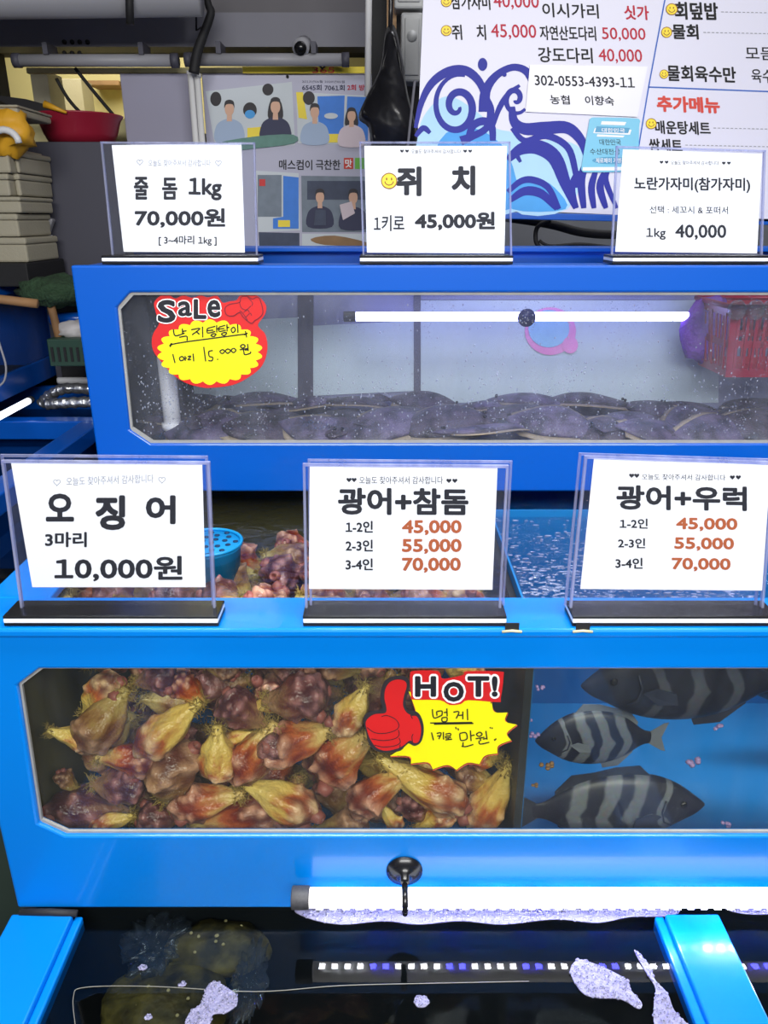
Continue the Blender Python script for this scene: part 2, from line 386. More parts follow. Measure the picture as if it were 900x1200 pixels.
def struct(name, mb, m): return tag(mb.build(name, m), kind='structure')
def copy_tree(o, parent=None):
    c = o.copy(); COL.objects.link(c)
    if parent is not None: c.parent = parent
    for ch in list(o.children): copy_tree(ch, c)
    return c

# ------------------------------------------------------------------ flat print on a face
_txt = bpy.data.curves.new('lettering', 'FONT'); _txt_o = bpy.data.objects.new('lettering_source', _txt)
_cache = {}
def glyphs(body, bold, shear=0.0, spacing=1.0):
    key = (body, bold, shear, spacing)
    if key not in _cache and '1' in body and body != '1':
        mx = lambda t: max(a for a, b in glyphs(t, 0, 0, spacing)[0])
        X = 0.0; VS = []; FS = []; zh_ = max(b for a, b in glyphs('0', 0)[0])
        import re
        for run in re.findall('1|[^1]+', body):
            if run == '1':
                v_, f_ = glyphs('\uff11', 0); x0_ = min(a for a, b in v_); y0_ = min(b for a, b in v_); k_ = zh_ / (max(b for a, b in v_) - y0_)
                v_ = [((a - x0_) * k_ + .05, (b - y0_) * k_) for a, b in v_]; adv = max(a for a, b in v_) + .05
            else:
                v_, f_ = glyphs(run, 0, 0, spacing); adv = mx(run + 'l') - mx('l')
            b0 = len(VS); VS += [(a + X, b) for a, b in v_]; FS += [[i + b0 for i in f] for f in f_]; X += adv
        _cache[key] = (VS, FS)
    if key not in _cache:
        _txt.body = body; _txt.offset = bold; _txt.shear = shear; _txt.space_character = spacing; _txt.resolution_u = 3
        me = _txt_o.to_mesh()
        vs = [(v.co.x, v.co.y) for v in me.vertices]; fs = [list(p.vertices) for p in me.polygons]
        _txt_o.to_mesh_clear()
        _cache[key] = (vs, fs)
    return _cache[key]
def add_text(mb, pl, body, u0, v0, u1, v1, slope=0.0, bold=.02, mi=0, off=.0008, shear=0.0, lean=0.0, spacing=1.0):
    """text filling the box u0..u1, v0 (top)..v1 (bottom) of the photograph on face pl; slope = drop per pixel along the line"""
    vs, fs = glyphs(body, 0.0, shear, spacing)
    if bold:
        rad = bold * (v1 - v0) * .9; nn = 14 if rad > 1.3 else (10 if rad > .7 else 6)
        for k in range(nn):
            du, dv = rad * math.cos(2 * math.pi * k / nn), rad * math.sin(2 * math.pi * k / nn)
            add_text(mb, pl, body, u0 + rad + du, v0 + rad + dv, u1 - rad + du, v1 - rad + dv, slope, 0, mi, off + k * 1.5e-5, shear, lean, spacing)
        return
    xs = [a for a, b in vs]; ys = [b for a, b in vs]; x0, x1, y0, y1 = min(xs), max(xs), min(ys), max(ys)
    P = lambda a, b: (lambda s, t: pl.hit(u0 + s * (u1 - u0) + t * lean, v1 + s * (u1 - u0) * slope - t * (v1 - v0), off))((a - x0) / (x1 - x0), (b - y0) / (y1 - y0))
    mb.add([P(a, b) for a, b in vs], fs, mi)
def add_poly(mb, pl, pts, mi=0, off=.0005): mb.poly([pl.hit(u, v, off) for u, v in pts], mi)
def ell(cu, cv, ru, rv, n=28, rot=0.0):
    return [(cu + ru * math.cos(t) * math.cos(rot) - rv * math.sin(t) * math.sin(rot), cv + ru * math.cos(t) * math.sin(rot) + rv * math.sin(t) * math.cos(rot)) for t in [2 * math.pi * k / n for k in range(n)]]
def smooth(pts, n=6, close=False):
    out = []; N = len(pts); rng = range(N if close else N - 1)
    g = (lambda i: pts[i % N]) if close else (lambda i: pts[max(0, min(N - 1, i))])
    for i in rng:
        p0, p1, p2, p3 = g(i - 1), g(i), g(i + 1), g(i + 2)
        for k in range(n):
            t = k / n
            out.append(tuple(.5 * (2 * b + (c - a) * t + (2 * a - 5 * b + 4 * c - d) * t * t + (3 * b - a - 3 * c + d) * t ** 3) for a, b, c, d in zip(p0, p1, p2, p3)))
    if not close: out.append(tuple(pts[-1]))
    return out
def add_ribbon(mb, pl, pts, w, mi=0, off=.0007, taper=None):
    N = len(pts); L = []; Rr = []
    for i, (u, v) in enumerate(pts):
        a = pts[max(0, i - 1)]; b = pts[min(N - 1, i + 1)]; du, dv = b[0] - a[0], b[1] - a[1]; h = math.hypot(du, dv) or 1
        t = i / max(1, N - 1)
        ww = (w(t) if callable(w) else w) / 2
        L.append(pl.hit(u - dv / h * ww, v + du / h * ww, off)); Rr.append(pl.hit(u + dv / h * ww, v - du / h * ww, off))
    mb.add(L + Rr, [(i, i + 1, N + i + 1, N + i) for i in range(N - 1)], mi)
def strokes(mb, pl, lst, org, sc, w, mi=0, off=.001):
    for s in lst:
        pts = [(org[0] + a / sc, org[1] + b / sc) for a, b in s]
        add_ribbon(mb, pl, smooth(pts, 4) if len(pts) > 2 else pts, w, mi, off)
def heart(cu, cv, r): return [(cu + r * .0625 * 16 * math.sin(t) ** 3, cv - r * .0625 * (13 * math.cos(t) - 5 * math.cos(2 * t) - 2 * math.cos(3 * t) - math.cos(4 * t))) for t in [2 * math.pi * k / 24 for k in range(24)]]

# ================================================================== SETTING
struct('floor', MB().box(-4, 4, -2, 6, -.1, 0), FLOORM)
struct('ceiling', MB().box(-4, 4, -2, 6, 3.2, 3.3), CONC)
b = MB(); b.box(-4, 4, 4.6, 4.7, 0, 3.2); struct('wall_back', b, CREAM)
struct('wall_left', MB().box(-4.1, -4, -2, 6, 0, 3.2), CONC)
struct('wall_right', MB().box(4, 4.1, -2, 6, 0, 3.2), CONC)
# lintel wall above the partition, dim concrete with a steel beam along its foot
struct('wall_lintel', MB().box(-3.2, 3.2, 3.10, 3.25, 2.10, 3.2), CONC)
bm_ = MB(); bm_.box(-3.2, 3.2, 3.0, 3.10, 2.09, 2.19)
struct('trim_beam', bm_, STEEL)
struct('wall_right_partition', MB().box(.10, 3.2, 3.02, 3.10, 0, 2.1), GREYBOX)

# ================================================================== TANKS
def octagon_panel(mb, x0, x1, z0, z1, y0, y1, hole, mi=0, cham=None):
    """upright panel in xz from y0 (front) to y1 with an eight-cornered opening: hole = list of 8 (x, z) from top-left clockwise"""
    out = [(hole[0][0], z1), (hole[1][0], z1), (x1, hole[2][1]), (x1, hole[3][1]), (hole[4][0], z0), (hole[5][0], z0), (x0, hole[6][1]), (x0, hole[7][1])]
    cor = {1: (x1, z1), 3: (x1, z0), 5: (x0, z0), 7: (x0, z1)}
    for y in (y0, y1):
        for i in range(8):
            j = (i + 1) % 8; q = [out[i]] + ([cor[i]] if i in cor else []) + [out[j], hole[j], hole[i]]
            mb.poly([(a, y, c) for a, c in q], mi)
    ring = []
    for i in range(8):
        ring.append(out[i])
        if i in cor: ring.append(cor[i])
    for lst in (hole, ring):
        n = len(lst)
        for i in range(n):
            a, c = lst[i], lst[(i + 1) % n]; mb.add([(a[0], y0, a[1]), (c[0], y0, c[1]), (c[0], y1, c[1]), (a[0], y1, a[1])], [(0, 1, 2, 3)], mi)
def hole_px(tl, l0, l1, bl, Y, xr):
    T, A, B_, Bl = (at(*p, Y) for p in (tl, l0, l1, bl))
    zt, zb = T.z, Bl.z; dx = T.x - A.x; dz = zt - A.z; dx2 = Bl.x - B_.x; dz2 = B_.z - zb
    return [(T.x, zt), (xr - dx, zt), (xr, zt - dz), (xr, zb + dz2), (xr - dx2, zb), (Bl.x, zb), (B_.x, B_.z), (A.x, A.z)]
def gasket(mb, hole, y, w, d, mi=0):
    c = (sum(p[0] for p in hole) / 8, sum(p[1] for p in hole) / 8)
    n = 8
    inn = [(p[0] + w * (1 if p[0] < c[0] else -1), p[1] + w * (1 if p[1] < c[1] else -1)) for p in hole]
    for i in range(n):
        j = (i + 1) % n; q = [hole[i], hole[j], inn[j], inn[i]]
        mb.prism([(a, y, b_) for a, b_ in q], (0, d, 0), mi)

# ---- lower tank: two compartments behind one window
LX0, LX1, LY, LZ0, LZ1 = -.618, 1.02, .97, .462, 1.0
LYB = 1.90
tank = thing('fish_tank', 'bright blue lower fish tank with long window of sea squirts and striped fish', 'fish tank', (.2, 1.4, 0), )
hole = hole_px((45, 784), (20, 803), (45, 966), (76, 980), LY, .93)
p = MB(); octagon_panel(p, LX0, LX1, LZ0, LZ1 - .006, LY, LY + .02, hole); p.build('front_panel', BLUE, tank, .004)
GY = LY + .013
p = MB(); gasket(p, hole, GY - .006, .0035, .005); p.build('window_seal', SEAL, tank)
p = MB(); p.box(hole[7][0] - .004, hole[2][0] + .004, GY, GY + .005, hole[4][1] - .004, hole[0][1] + .004)
p.build('window_glass', GLASS, tank)
p = MB(); p.box(LX0 - .004, LX1, LY - .006, LY + .096, LZ1 - .014, LZ1)
p.build('front_rim', BLUE, tank, .004)
for x0, x1 in ((LX0, LX0 + .10), (LX1 - .1, LX1)):
    p = MB(); p.box(x0, x1, LY + .092, LYB, LZ1 - .014, LZ1); p.build('side_rim', BLUE, tank, .003)
for x0, x1 in ((LX0, LX0 + .02), (LX1 - .02, LX1)):
    p = MB(); p.box(x0, x1, LY + .02, LYB, LZ0, LZ1 - .012); p.build('side_panel', BLUE, tank)
p = MB(); p.box(LX0, LX1, LYB, LYB + .02, LZ0, LZ1); p.build('back_panel', BLUE, tank)
p = MB(); p.box(LX0 + .02, LX1 - .02, LY + .02, LYB, LZ0, LZ0 + .02); p.build('bottom_panel', BLUE, tank)
DX = .212; wz = .955
p = MB(); p.box(DX, DX + .012, GY + .006, LYB, LZ0 + .02, wz - .004); p.build('divider_panel', DARK_IN, tank)
p = MB(); p.box(LX0 + .021, LX0 + .026, LY + .03, LYB - .012, LZ0 + .021, LZ1 - .03); p.box(LX0 + .026, DX - .001, LYB - .02, LYB - .014, LZ0 + .021, LZ1 - .03)
p.build('algae_lining', OLIVE_IN, tank)
p = MB(); p.box(DX + .016, LX1 - .022, 1.52, 1.526, LZ0 + .021, wz + .015); p.box(DX + .0125, DX + .016, 1.0, 1.52, LZ0 + .021, LZ1 - .03); p.box(DX + .016, LX1 - .022, LY + .03, 1.52, LZ0 + .0205, LZ0 + .024)
p.build('blue_lining', BLUE_IN, tank)
for u in (600, 683):                      # two small black slots in the rim's front lip
    c = at(u, 734, LY - .006); q = MB(); q.box(c.x - .010, c.x + .010, LY - .0078, LY - .0062, c.z - .006, c.z + .006); q.build('drain_slot', BLACK_M, tank)
    q = MB(); q.tube([(c.x - .014, LY - .0075, c.z - .008), (c.x, LY - .009, c.z - .0055), (c.x + .014, LY - .0075, c.z - .008)], .0022, 6); q.build('slot_bead', SEAL_Y, tank)
# water surfaces
wz = .955
q = MB(); q.sheet(LX0 + .027, DX - .001, GY + .01, LYB - .022, wz); tag(q.build('water', W_LOW), 'rippled clear water over the sea squirts in the lower blue tank', 'water', kind='stuff')
q = MB(); q.sheet(DX + .017, LX1 - .023, GY + .01, LYB - .001, wz); tag(q.build('water', W_BLUE), 'choppy bright blue water in the right compartment of the lower tank', 'water', kind='stuff')
q = MB(); rb_ = random.Random(12)  # pale flecks drawn in place of bright ripple highlights on the water
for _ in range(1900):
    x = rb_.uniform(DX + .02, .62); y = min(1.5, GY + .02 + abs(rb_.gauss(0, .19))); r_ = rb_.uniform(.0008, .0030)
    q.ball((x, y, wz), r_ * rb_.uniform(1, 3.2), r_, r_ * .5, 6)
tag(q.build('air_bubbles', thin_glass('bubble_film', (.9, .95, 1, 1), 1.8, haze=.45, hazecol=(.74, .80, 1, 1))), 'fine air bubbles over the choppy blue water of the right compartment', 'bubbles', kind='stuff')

# ---- upper tank
UX0, UX1, UY, UZ0, UZ1 = -.606, 1.28, 1.556, 1.0, 1.463
UYB = 1.96
tank2 = thing('fish_tank', 'deep blue upper fish tank with misted window standing behind the lower price signs', 'fish tank', (.3, 1.75, 1.0))
hole2 = hole_px((152, 343), (137, 360), (152, 504), (176, 520), UY, 1.20)
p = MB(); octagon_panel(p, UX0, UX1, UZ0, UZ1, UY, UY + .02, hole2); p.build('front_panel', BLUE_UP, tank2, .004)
p = MB(); gasket(p, hole2, UY + .005, .005, .006); p.build('window_seal', SEAL, tank2)
p = MB(); p.box(hole2[7][0] - .004, hole2[2][0] + .004, UY + .012, UY + .017, hole2[4][1] - .004, hole2[0][1] + .004); p.build('window_glass', GLASS_WET, tank2)
for x0, x1 in ((UX0, UX0 + .02), (UX1 - .02, UX1)):
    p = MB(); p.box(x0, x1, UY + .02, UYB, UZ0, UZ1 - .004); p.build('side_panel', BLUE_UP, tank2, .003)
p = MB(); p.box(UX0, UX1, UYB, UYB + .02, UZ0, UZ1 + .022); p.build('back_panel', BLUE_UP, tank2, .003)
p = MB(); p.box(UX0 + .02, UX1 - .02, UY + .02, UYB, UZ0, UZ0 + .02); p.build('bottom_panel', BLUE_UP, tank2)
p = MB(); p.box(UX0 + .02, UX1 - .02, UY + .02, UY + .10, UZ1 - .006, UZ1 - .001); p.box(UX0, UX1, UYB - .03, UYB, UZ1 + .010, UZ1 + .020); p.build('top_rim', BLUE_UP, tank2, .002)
p = MB(); p.box(UX0 + .021, UX0 + .026, UY + .03, UYB - .001, UZ0 + .021, UZ1 - .02); p.box(UX0 + .026, at(222, 400, UYB - .016).x, UYB - .016, UYB - .0125, UZ0 + .021, UZ1 - .02); p.build('dark_lining', DARK_IN, tank2)
p = MB(); p.box(UX0 + .026, UX1 - .022, UYB - .012, UYB - .006, UZ0 + .021, UZ1 - .02); p.build('back_lining', GREY_IN, tank2)
q = MB(); q.sheet(UX0 + .027, UX1 - .023, UY + .021, UYB - .014, 1.0845); tag(q.build('water', W_TOP), 'shallow murky water over the flatfish in the upper tank', 'water', kind='stuff')
# condensation drops on the inner glass
q = MB(); rnd = random.Random(3)
for i in range(1500):
    u = rnd.uniform(160, 890); v = rnd.choice([rnd.uniform(440, 512), rnd.uniform(352, 512), rnd.gauss(462, 22)])
    if not 350 < v < 514: continue
    if u > 300 and rnd.random() < .3: continue
    c = at(u, v, UY + .0172); r = rnd.uniform(.0006, .0019); q.ball(c, r, r * .5, r * rnd.uniform(1, 1.6), 6)
dr = q.build('condensation_drops', thin_glass('water_drop', (.8, .84, .9, 1), 1.6, haze=.55, hazecol=(.8, .82, .9, 1)), tank2); tag(dr, kind='stuff')

# ================================================================== PRICE SIGNS
HDR = '오늘도 찾아주셔서 감사합니다'
def price_sign(label, quad, paper, base, Y, zb, lines, hearts, smiley=None, double=None, header=None):
    pl = front(Y)
    cx = sum(pl.hit(*p).x for p in quad) / 4
    t = thing('price_sign', label, 'price sign', (cx, Y, zb), 'price signs in acrylic stands')
    u0, u1, vtop, dfront, dback = base   # base front-left/right px, depth in front of and behind the sheet
    xl = pl.hit(u0, quad[3][1]).x; xr = pl.hit(u1, quad[2][1]).x
    def slab(a, b, z0, z1): return [(a - 0, Y - dfront, z0), (b, Y - dfront, z0), (b, Y + dback, z0), (a, Y + dback, z0)]
    q = MB(); q.box(xl, xr, Y - dfront, Y + dback, zb + .0005, zb + .006); bs = q.build('base', BLACK, t, .0015)
    q = MB(); q.box(xl + .0005, xr - .0005, Y - dfront - .0004, Y + dback, zb + .006, zb + .0125); q.build('white_layer', WHITE, bs, .0012)
    q = MB(); q.box(xl, xr, Y - dfront, Y + dback, zb + .0125, zb + .017); q.build('top_layer', BLACK, bs, .0015)
    # clear sleeve: front and back sheets with bright edges
    P = [pl.hit(*p) for p in quad]; bot = zb + .0165
    P[2] = Vector((P[2].x, P[2].y, bot)); P[3] = Vector((P[3].x, P[3].y, bot))
    q = MB()
    q.prism([p + Vector((0, -.0026, 0)) for p in P], (0, .0012, 0), 0)
    q.prism([p + Vector((0, .0014, 0)) for p in P], (0, .0012, 0), 0)
    e = .0034
    for a, b_ in ((0, 1), (1, 2), (3, 0)):
        A, B_ = P[a], P[b_]; d = (B_ - A).normalized(); inn = Vector((-d.z, 0, d.x)); c = (P[0] + P[2]) / 2
        if inn.dot(c - A) < 0: inn = -inn
        q.prism([A + Vector((0, -.003, 0)), B_ + Vector((0, -.003, 0)), B_ + inn * e + Vector((0, -.003, 0)), A + inn * e + Vector((0, -.003, 0))], (0, .006, 0), 1)
    q.build('acrylic_sleeve', [ACRYL, ACRYL_E], t)
    if double:
        dx, dz = double; q = MB(); D = Vector((dx, .0055, dz)); P2 = [P[0] + D, P[1] + D, P[2] + Vector((dx, .0055, 0)), P[3] + Vector((dx, .0055, 0))]
        q.prism(P2, (0, .002, 0), 0)
        for a, b_ in ((0, 1), (1, 2), (3, 0)):
            A, B_ = P2[a], P2[b_]; d = (B_ - A).normalized(); inn = Vector((-d.z, 0, d.x)); c = (P2[0] + P2[2]) / 2
            if inn.dot(c - A) < 0: inn = -inn
            q.prism([A, B_, B_ + inn * e, A + inn * e], (0, .003, 0), 1)
        q.build('spare_sleeve', [ACRYL, ACRYL_E], t)
    q = MB(); PP = [pl.hit(*p) for p in paper]; PP[2].z = max(PP[2].z, bot); PP[3].z = max(PP[3].z, bot)
    q.prism([p + Vector((0, -.0004, 0)) for p in PP], (0, .0008, 0)); pa = q.build('paper', PAPER, t)
    for (body, bu0, bv0, bu1, bv1, slope, bold, m) in lines:
        q = MB(); add_text(q, pl, body, bu0, bv0, bu1, bv1, slope, bold, off=.0009); q.build('lettering', m, pa)
    if hearts:
        for (hu, hv, hr, hollow) in hearts:
            q = MB()
            if hollow: h = heart(hu, hv, hr); add_ribbon(q, pl, h + h[:1], .7, off=.0009)
            else: add_poly(q, pl, heart(hu, hv, hr), off=.0009)
            q.build('printed_heart', INK_GREY if hearts[0][3] else INK, pa)
    if smiley:
        add_smiley(pl, *smiley, pa)
    return t
def add_smiley(pl, cu, cv, r, parent, off=.001):
    q = MB(); add_poly(q, pl, ell(cu, cv, r, r), 0, off); 
    h = ell(cu, cv, r, r); add_ribbon(q, pl, h + h[:1], r * .14, 1, off + .0003)
    for s in (-1, 1): add_poly(q, pl, ell(cu + s * r * .32, cv - r * .25, r * .11, r * .2, 12), 1, off + .0003)
    add_ribbon(q, pl, [(cu + r * .55 * math.cos(a), cv + r * .05 + r * .5 * math.sin(a)) for a in [math.pi * k / 8 for k in range(9)]], r * .14, 1, off + .0003)
    q.build('smiley_sticker', [SMILE, mat('smiley_line_ink', srgb(150, 96, 20), .6) if 'smiley_line_ink' not in MATS else MATS['smiley_line_ink']], parent)

LS = 1.0
price_sign('lower price sign reading 오징어 3마리 10,000원 at the left end of the blue rim',
    [(2, 539), (246, 541), (251, 690), (21, 692)], [(13, 542), (237, 544), (241, 688), (38, 688)], (9, 258, 0, .028, .022), LS, LZ1,
    [(HDR, 78, 559, 180, 569, -.035, .0, INK_GREY),
     ('오', 54, 578, 87, 611, 0, .05, INK), ('징', 112, 580, 147, 621, 0, .05, INK), ('어', 171, 580, 206, 614, 0, .05, INK),
     ('3마리', 53, 623, 102, 641, 0, .04, INK), ('10,000원', 64, 651, 214, 681, 0, .035, INK)],
    [(67, 565, 4, True), (190, 562, 4, True)], double=(-.004, .006))
price_sign('lower price sign reading 광어+참돔 with three orange prices, middle of the blue rim',
    [(355, 543), (596, 545), (588, 694), (357, 693)], [(363, 546), (583, 548), (577, 691), (362, 690)], (356, 592, 0, .028, .022), LS, LZ1,
    [(HDR, 421, 558, 519, 567, 0, .0, INK), ('광어+참돔', 396, 571, 549, 603, .006, .045, INK),
     ('1-2인', 405, 610, 437, 624, 0, .035, INK), ('45,000', 471, 609, 541, 627, 0, .05, INK_OR),
     ('2-3인', 405, 632, 437, 646, 0, .035, INK), ('55,000', 471, 631, 541, 649, 0, .05, INK_OR),
     ('3-4인', 405, 654, 437, 668, 0, .035, INK), ('70,000', 471, 653, 540, 671, 0, .05, INK_OR)],
    [(409, 562, 3, False), (415, 562, 3, False), (526, 563, 3, False), (533, 563, 3, False)], double=(.006, .004))
price_sign('lower price sign reading 광어+우럭 with three orange prices, at the right end',
    [(685, 534), (908, 541), (897, 697), (669, 693)], [(696, 537), (903, 545), (893, 692), (680, 690)], (668, 905, 0, .028, .022), LS, LZ1,
    [(HDR, 752, 555, 850, 562, .01, .0, INK), ('광어+우럭', 722, 568, 875, 597, .012, .045, INK),
     ('1-2인', 726, 607, 759, 619, .01, .035, INK), ('45,000', 792, 606, 864, 622, .012, .05, INK_OR),
     ('2-3인', 724, 630, 756, 642, .01, .035, INK), ('55,000', 790, 629, 860, 645, .012, .05, INK_OR),
     ('3-4인', 721, 653, 753, 666, .01, .035, INK), ('70,000', 787, 653, 856, 669, .012, .05, INK_OR)],
    [(740, 557, 3, False), (746, 557, 3, False), (858, 559, 3, False), (865, 559, 3, False)], double=(-.006, .002))
US = 1.62
price_sign('upper price sign reading 줄돔 1kg 70,000원 at the left end of the tank top',
    [(118, 166), (299, 167), (302, 297), (131, 296)], [(131, 170), (283, 168), (287, 296), (145, 295)], (126, 306, 0, .04, .03), US, UZ1,
    [(HDR, 174, 187, 247, 195, 0, .0, INK_GREY), ('줄', 157, 207, 174, 234, 0, .035, INK), ('돔', 190, 208, 208, 234, 0, .035, INK), ('1kg', 221, 208, 260, 234, .03, .035, INK),
     ('70,000원', 158, 244, 264, 267, 0, .04, INK), ('[ 3~4마리 1kg ]', 186, 276, 254, 288, 0, .02, INK)],
    [(164, 190, 3.5, True), (256, 191, 3.5, True)])
price_sign('upper price sign reading 쥐치 1키로 45,000원 with a yellow smiley',
    [(421, 166), (598, 166), (600, 298), (425, 298)], [(427, 171), (594, 171), (591, 297), (430, 296)], (422, 598, 0, .04, .03), US, UZ1,
    [(HDR, 482, 175, 540, 180, 0, .0, INK), ('쥐', 464, 195, 494, 230, 0, .05, INK), ('치', 529, 194, 557, 229, 0, .05, INK),
     ('1키로', 438, 252, 474, 271, 0, .02, INK), ('45,000원', 486, 248, 580, 270, 0, .05, INK)],
    [(471, 177, 2.2, False), (477, 177, 2.2, False), (545, 177, 2.2, False), (551, 177, 2.2, False)], (456, 212, 9))
price_sign('upper price sign reading 노란가자미(참가자미) 1kg 40,000 in front of the menu board',
    [(722, 171), (897, 176), (893, 299), (716, 297)], [(730, 175), (893, 180), (887, 297), (721, 295)], (712, 895, 0, .04, .03), US, UZ1,
    [(HDR, 786, 188, 842, 193, .01, .0, INK), ('노란가자미(참가자미)', 743, 207, 879, 225, .01, .03, INK),
     ('선택 : 세꼬시 & 포떠서', 761, 241, 853, 250, .01, .01, INK), ('1kg', 757, 267, 780, 281, .0, .02, INK), ('40,000', 791, 263, 851, 281, .005, .03, INK)],
    [(775, 190, 2.2, False), (781, 190, 2.2, False), (848, 191, 2.2, False), (854, 191, 2.2, False)])

# ================================================================== STICKERS ON THE GLASS
def scallop(cu, cv, ru, rv, n, depth, k=6):
    out = []
    for i in range(n):
        a0 = 2 * math.pi * i / n
        for j in range(k):
            t = j / k; a = a0 + 2 * math.pi / n * t; s = 1 - depth + depth * math.sin(math.pi * t)
            out.append((cu + ru * s * math.cos(a), cv + rv * s * math.sin(a)))
    return out
def Z(o, s): return lambda L: [(o[0] + a / s, o[1] + b_ / s) for a, b_ in L]
# Sale
sp = front(UY + .0105)
s0 = at(246, 400, UY + .0105)
st = thing('sale_sticker', 'yellow and red SaLe burst sticker with pointing hand on the upper glass', 'sticker', (s0.x, s0.y, s0.z - .06))
zs = Z((160, 330), 5.294)
red_out = smooth(zs([(110, 130), (150, 88), (200, 82), (240, 105), (290, 85), (345, 100), (400, 85), (440, 98), (500, 88), (535, 130), (580, 122), (620, 115), (650, 84), (740, 84), (800, 140), (798, 200), (755, 262), (765, 290), (800, 330), (812, 420), (780, 520), (700, 590), (600, 640), (470, 658), (400, 655), (310, 630), (230, 580), (165, 510), (110, 440), (95, 380), (105, 320), (140, 260), (120, 190)]), 4, True)
q = MB(); q.prism([sp.hit(u, v) for u, v in red_out], (0, -.0006, 0)); q.build('red_card', RED, st)
q = MB(); add_poly(q, sp, scallop(246, 412.5, 62, 38.5, 22, .1), off=.0010); q.build('yellow_burst', YEL, st)
letters = [('S', 132, 112, 245, 255), ('a', 258, 120, 345, 215), ('L', 355, 108, 435, 232), ('e', 440, 112, 522, 222)]
for bold, o, m, nm in ((.10, .0014, PAPER, 'letter_outline'), (.055, .0018, INK, 'letter')):
    for ch, a, b_, c, d in letters:
        g = 7 if nm == 'letter_outline' else 0
        q = MB(); (u0, v0), (u1, v1) = zs([(a - g, b_ - g), (c + g, d + g)]); add_text(q, sp, ch, u0, v0, u1, v1, 0, bold, off=o); q.build(nm, m, st)
hand_o = smooth(zs([(550, 165), (580, 140), (640, 128), (650, 95), (690, 92), (720, 108), (750, 95), (770, 120), (785, 190), (760, 225), (735, 240), (715, 258), (685, 240), (660, 215), (640, 190), (600, 212), (560, 205)]), 4, True)
q = MB(); add_poly(q, sp, hand_o, 0, .0014); add_ribbon(q, sp, hand_o + hand_o[:1], .9, 1, .0018)
for c in ([(640, 128), (650, 160), (680, 175), (710, 150)], [(665, 190), (690, 175), (700, 190)], [(680, 220), (705, 195), (715, 210)], [(640, 180), (660, 195), (690, 240)], [(690, 95), (720, 130), (715, 150)]):
    add_ribbon(q, sp, smooth(zs(c), 4), .8, 1, .0018)
q.build('pointing_hand', [RED, mat('sticker_line_ink', srgb(96, 16, 40), .5)], st)
q = MB()
hw = [[(230, 295), (242, 335), (300, 318)], [(285, 290), (287, 325)], [(287, 308), (312, 304)], [(265, 345), (312, 338), (314, 366)],  # nak
      [(340, 298), (395, 290), (345, 330)], [(370, 308), (392, 326)], [(410, 278), (412, 346)],                                         # ji
      [(440, 290), (490, 276)], [(440, 303), (478, 300)], [(440, 290), (442, 318), (490, 308)], [(498, 270), (499, 315)], [(499, 292), (512, 290)], [(478, 322), (462, 333), (480, 340), (494, 326), (478, 322)],
      [(512, 282), (552, 270)], [(512, 294), (546, 290)], [(512, 282), (514, 308), (555, 300)], [(562, 264), (563, 308)], [(563, 285), (576, 282)], [(545, 314), (528, 325), (545, 334), (560, 318), (545, 314)],
      [(605, 280), (588, 295), (598, 316), (614, 300), (605, 280)], [(628, 264), (630, 318)],
      [(208, 392), (300, 374), (680, 324)], [(205, 398), (222, 382)], [(210, 405), (218, 380)], [(676, 306), (684, 346)], [(668, 330), (690, 318)],
      [(226, 448), (240, 504)],
      [(285, 462), (268, 472), (275, 490), (296, 480), (285, 462)], [(302, 460), (304, 490)], [(304, 475), (314, 473)], [(318, 464), (338, 462), (320, 484), (340, 482)], [(352, 446), (356, 494)],
      [(418, 404), (430, 494)], [(448, 432), (452, 462), (474, 470), (468, 490), (446, 488)], [(448, 432), (474, 426)], [(502, 478), (506, 484)],
      [(535, 420), (518, 432), (532, 446), (548, 432), (535, 420)], [(568, 416), (552, 428), (566, 444), (584, 428), (568, 416)], [(602, 412), (588, 424), (602, 440), (618, 424), (602, 412)],
      [(660, 388), (645, 400), (660, 412), (675, 398), (660, 388)], [(640, 422), (690, 414)], [(664, 418), (666, 436)], [(690, 386), (694, 430)], [(672, 424), (690, 422)], [(668, 436), (672, 452), (706, 444), (708, 432)]]
strokes(q, sp, hw, (160, 330), 5.294, 1.5, 0, .0016); q.build('handwriting', INK2, st)

# Hot
hp = front(GY - .0012); s0 = at(515, 840, GY - .0012)
st = thing('hot_sticker', 'yellow HoT! burst sticker with red thumbs-up on the lower glass', 'sticker', (s0.x, s0.y, s0.z - .06))
zh = Z((420, 770), 4.5)
def burst(pts, sag):
    out = []
    c = (sum(p[0] for p in pts) / len(pts), sum(p[1] for p in pts) / len(pts))
    for i in range(len(pts)):
        a, b_ = pts[i], pts[(i + 1) % len(pts)]
        for k in range(6):
            t = k / 6; s = sag * math.sin(math.pi * t); x = a[0] + (b_[0] - a[0]) * t; y = a[1] + (b_[1] - a[1]) * t
            out.append((x + (c[0] - x) * s, y + (c[1] - y) * s))
    return out
spikes = [(265, 180), (740, 180), (706, 240), (788, 290), (838, 355), (808, 438), (735, 508), (640, 565), (518, 595), (392, 592), (275, 562), (165, 520), (262, 400)]
q = MB(); q.prism([hp.hit(u, v) for u, v in burst(zh([(a + 2, b_ + 6) for a, b_ in spikes]), .13)], (0, -.0004, 0)); q.build('red_burst', mat('sticker_orange_red', srgb(226, 96, 60), .5), st)
q = MB(); bp = burst(zh(spikes), .15); add_poly(q, hp, bp, 0, .0008); add_ribbon(q, hp, burst(zh([(a - 1, b_ - 1) for a, b_ in spikes]), .125)[6:66], .7, 1, .0011); q.build('yellow_burst', [YEL, INK], st)
zr = zh([(272, 90), (300, 70), (420, 72), (440, 110), (500, 104), (555, 90), (570, 72), (745, 74), (765, 95), (750, 215), (735, 235), (580, 225), (540, 245), (480, 250), (430, 225), (290, 222), (278, 200)])
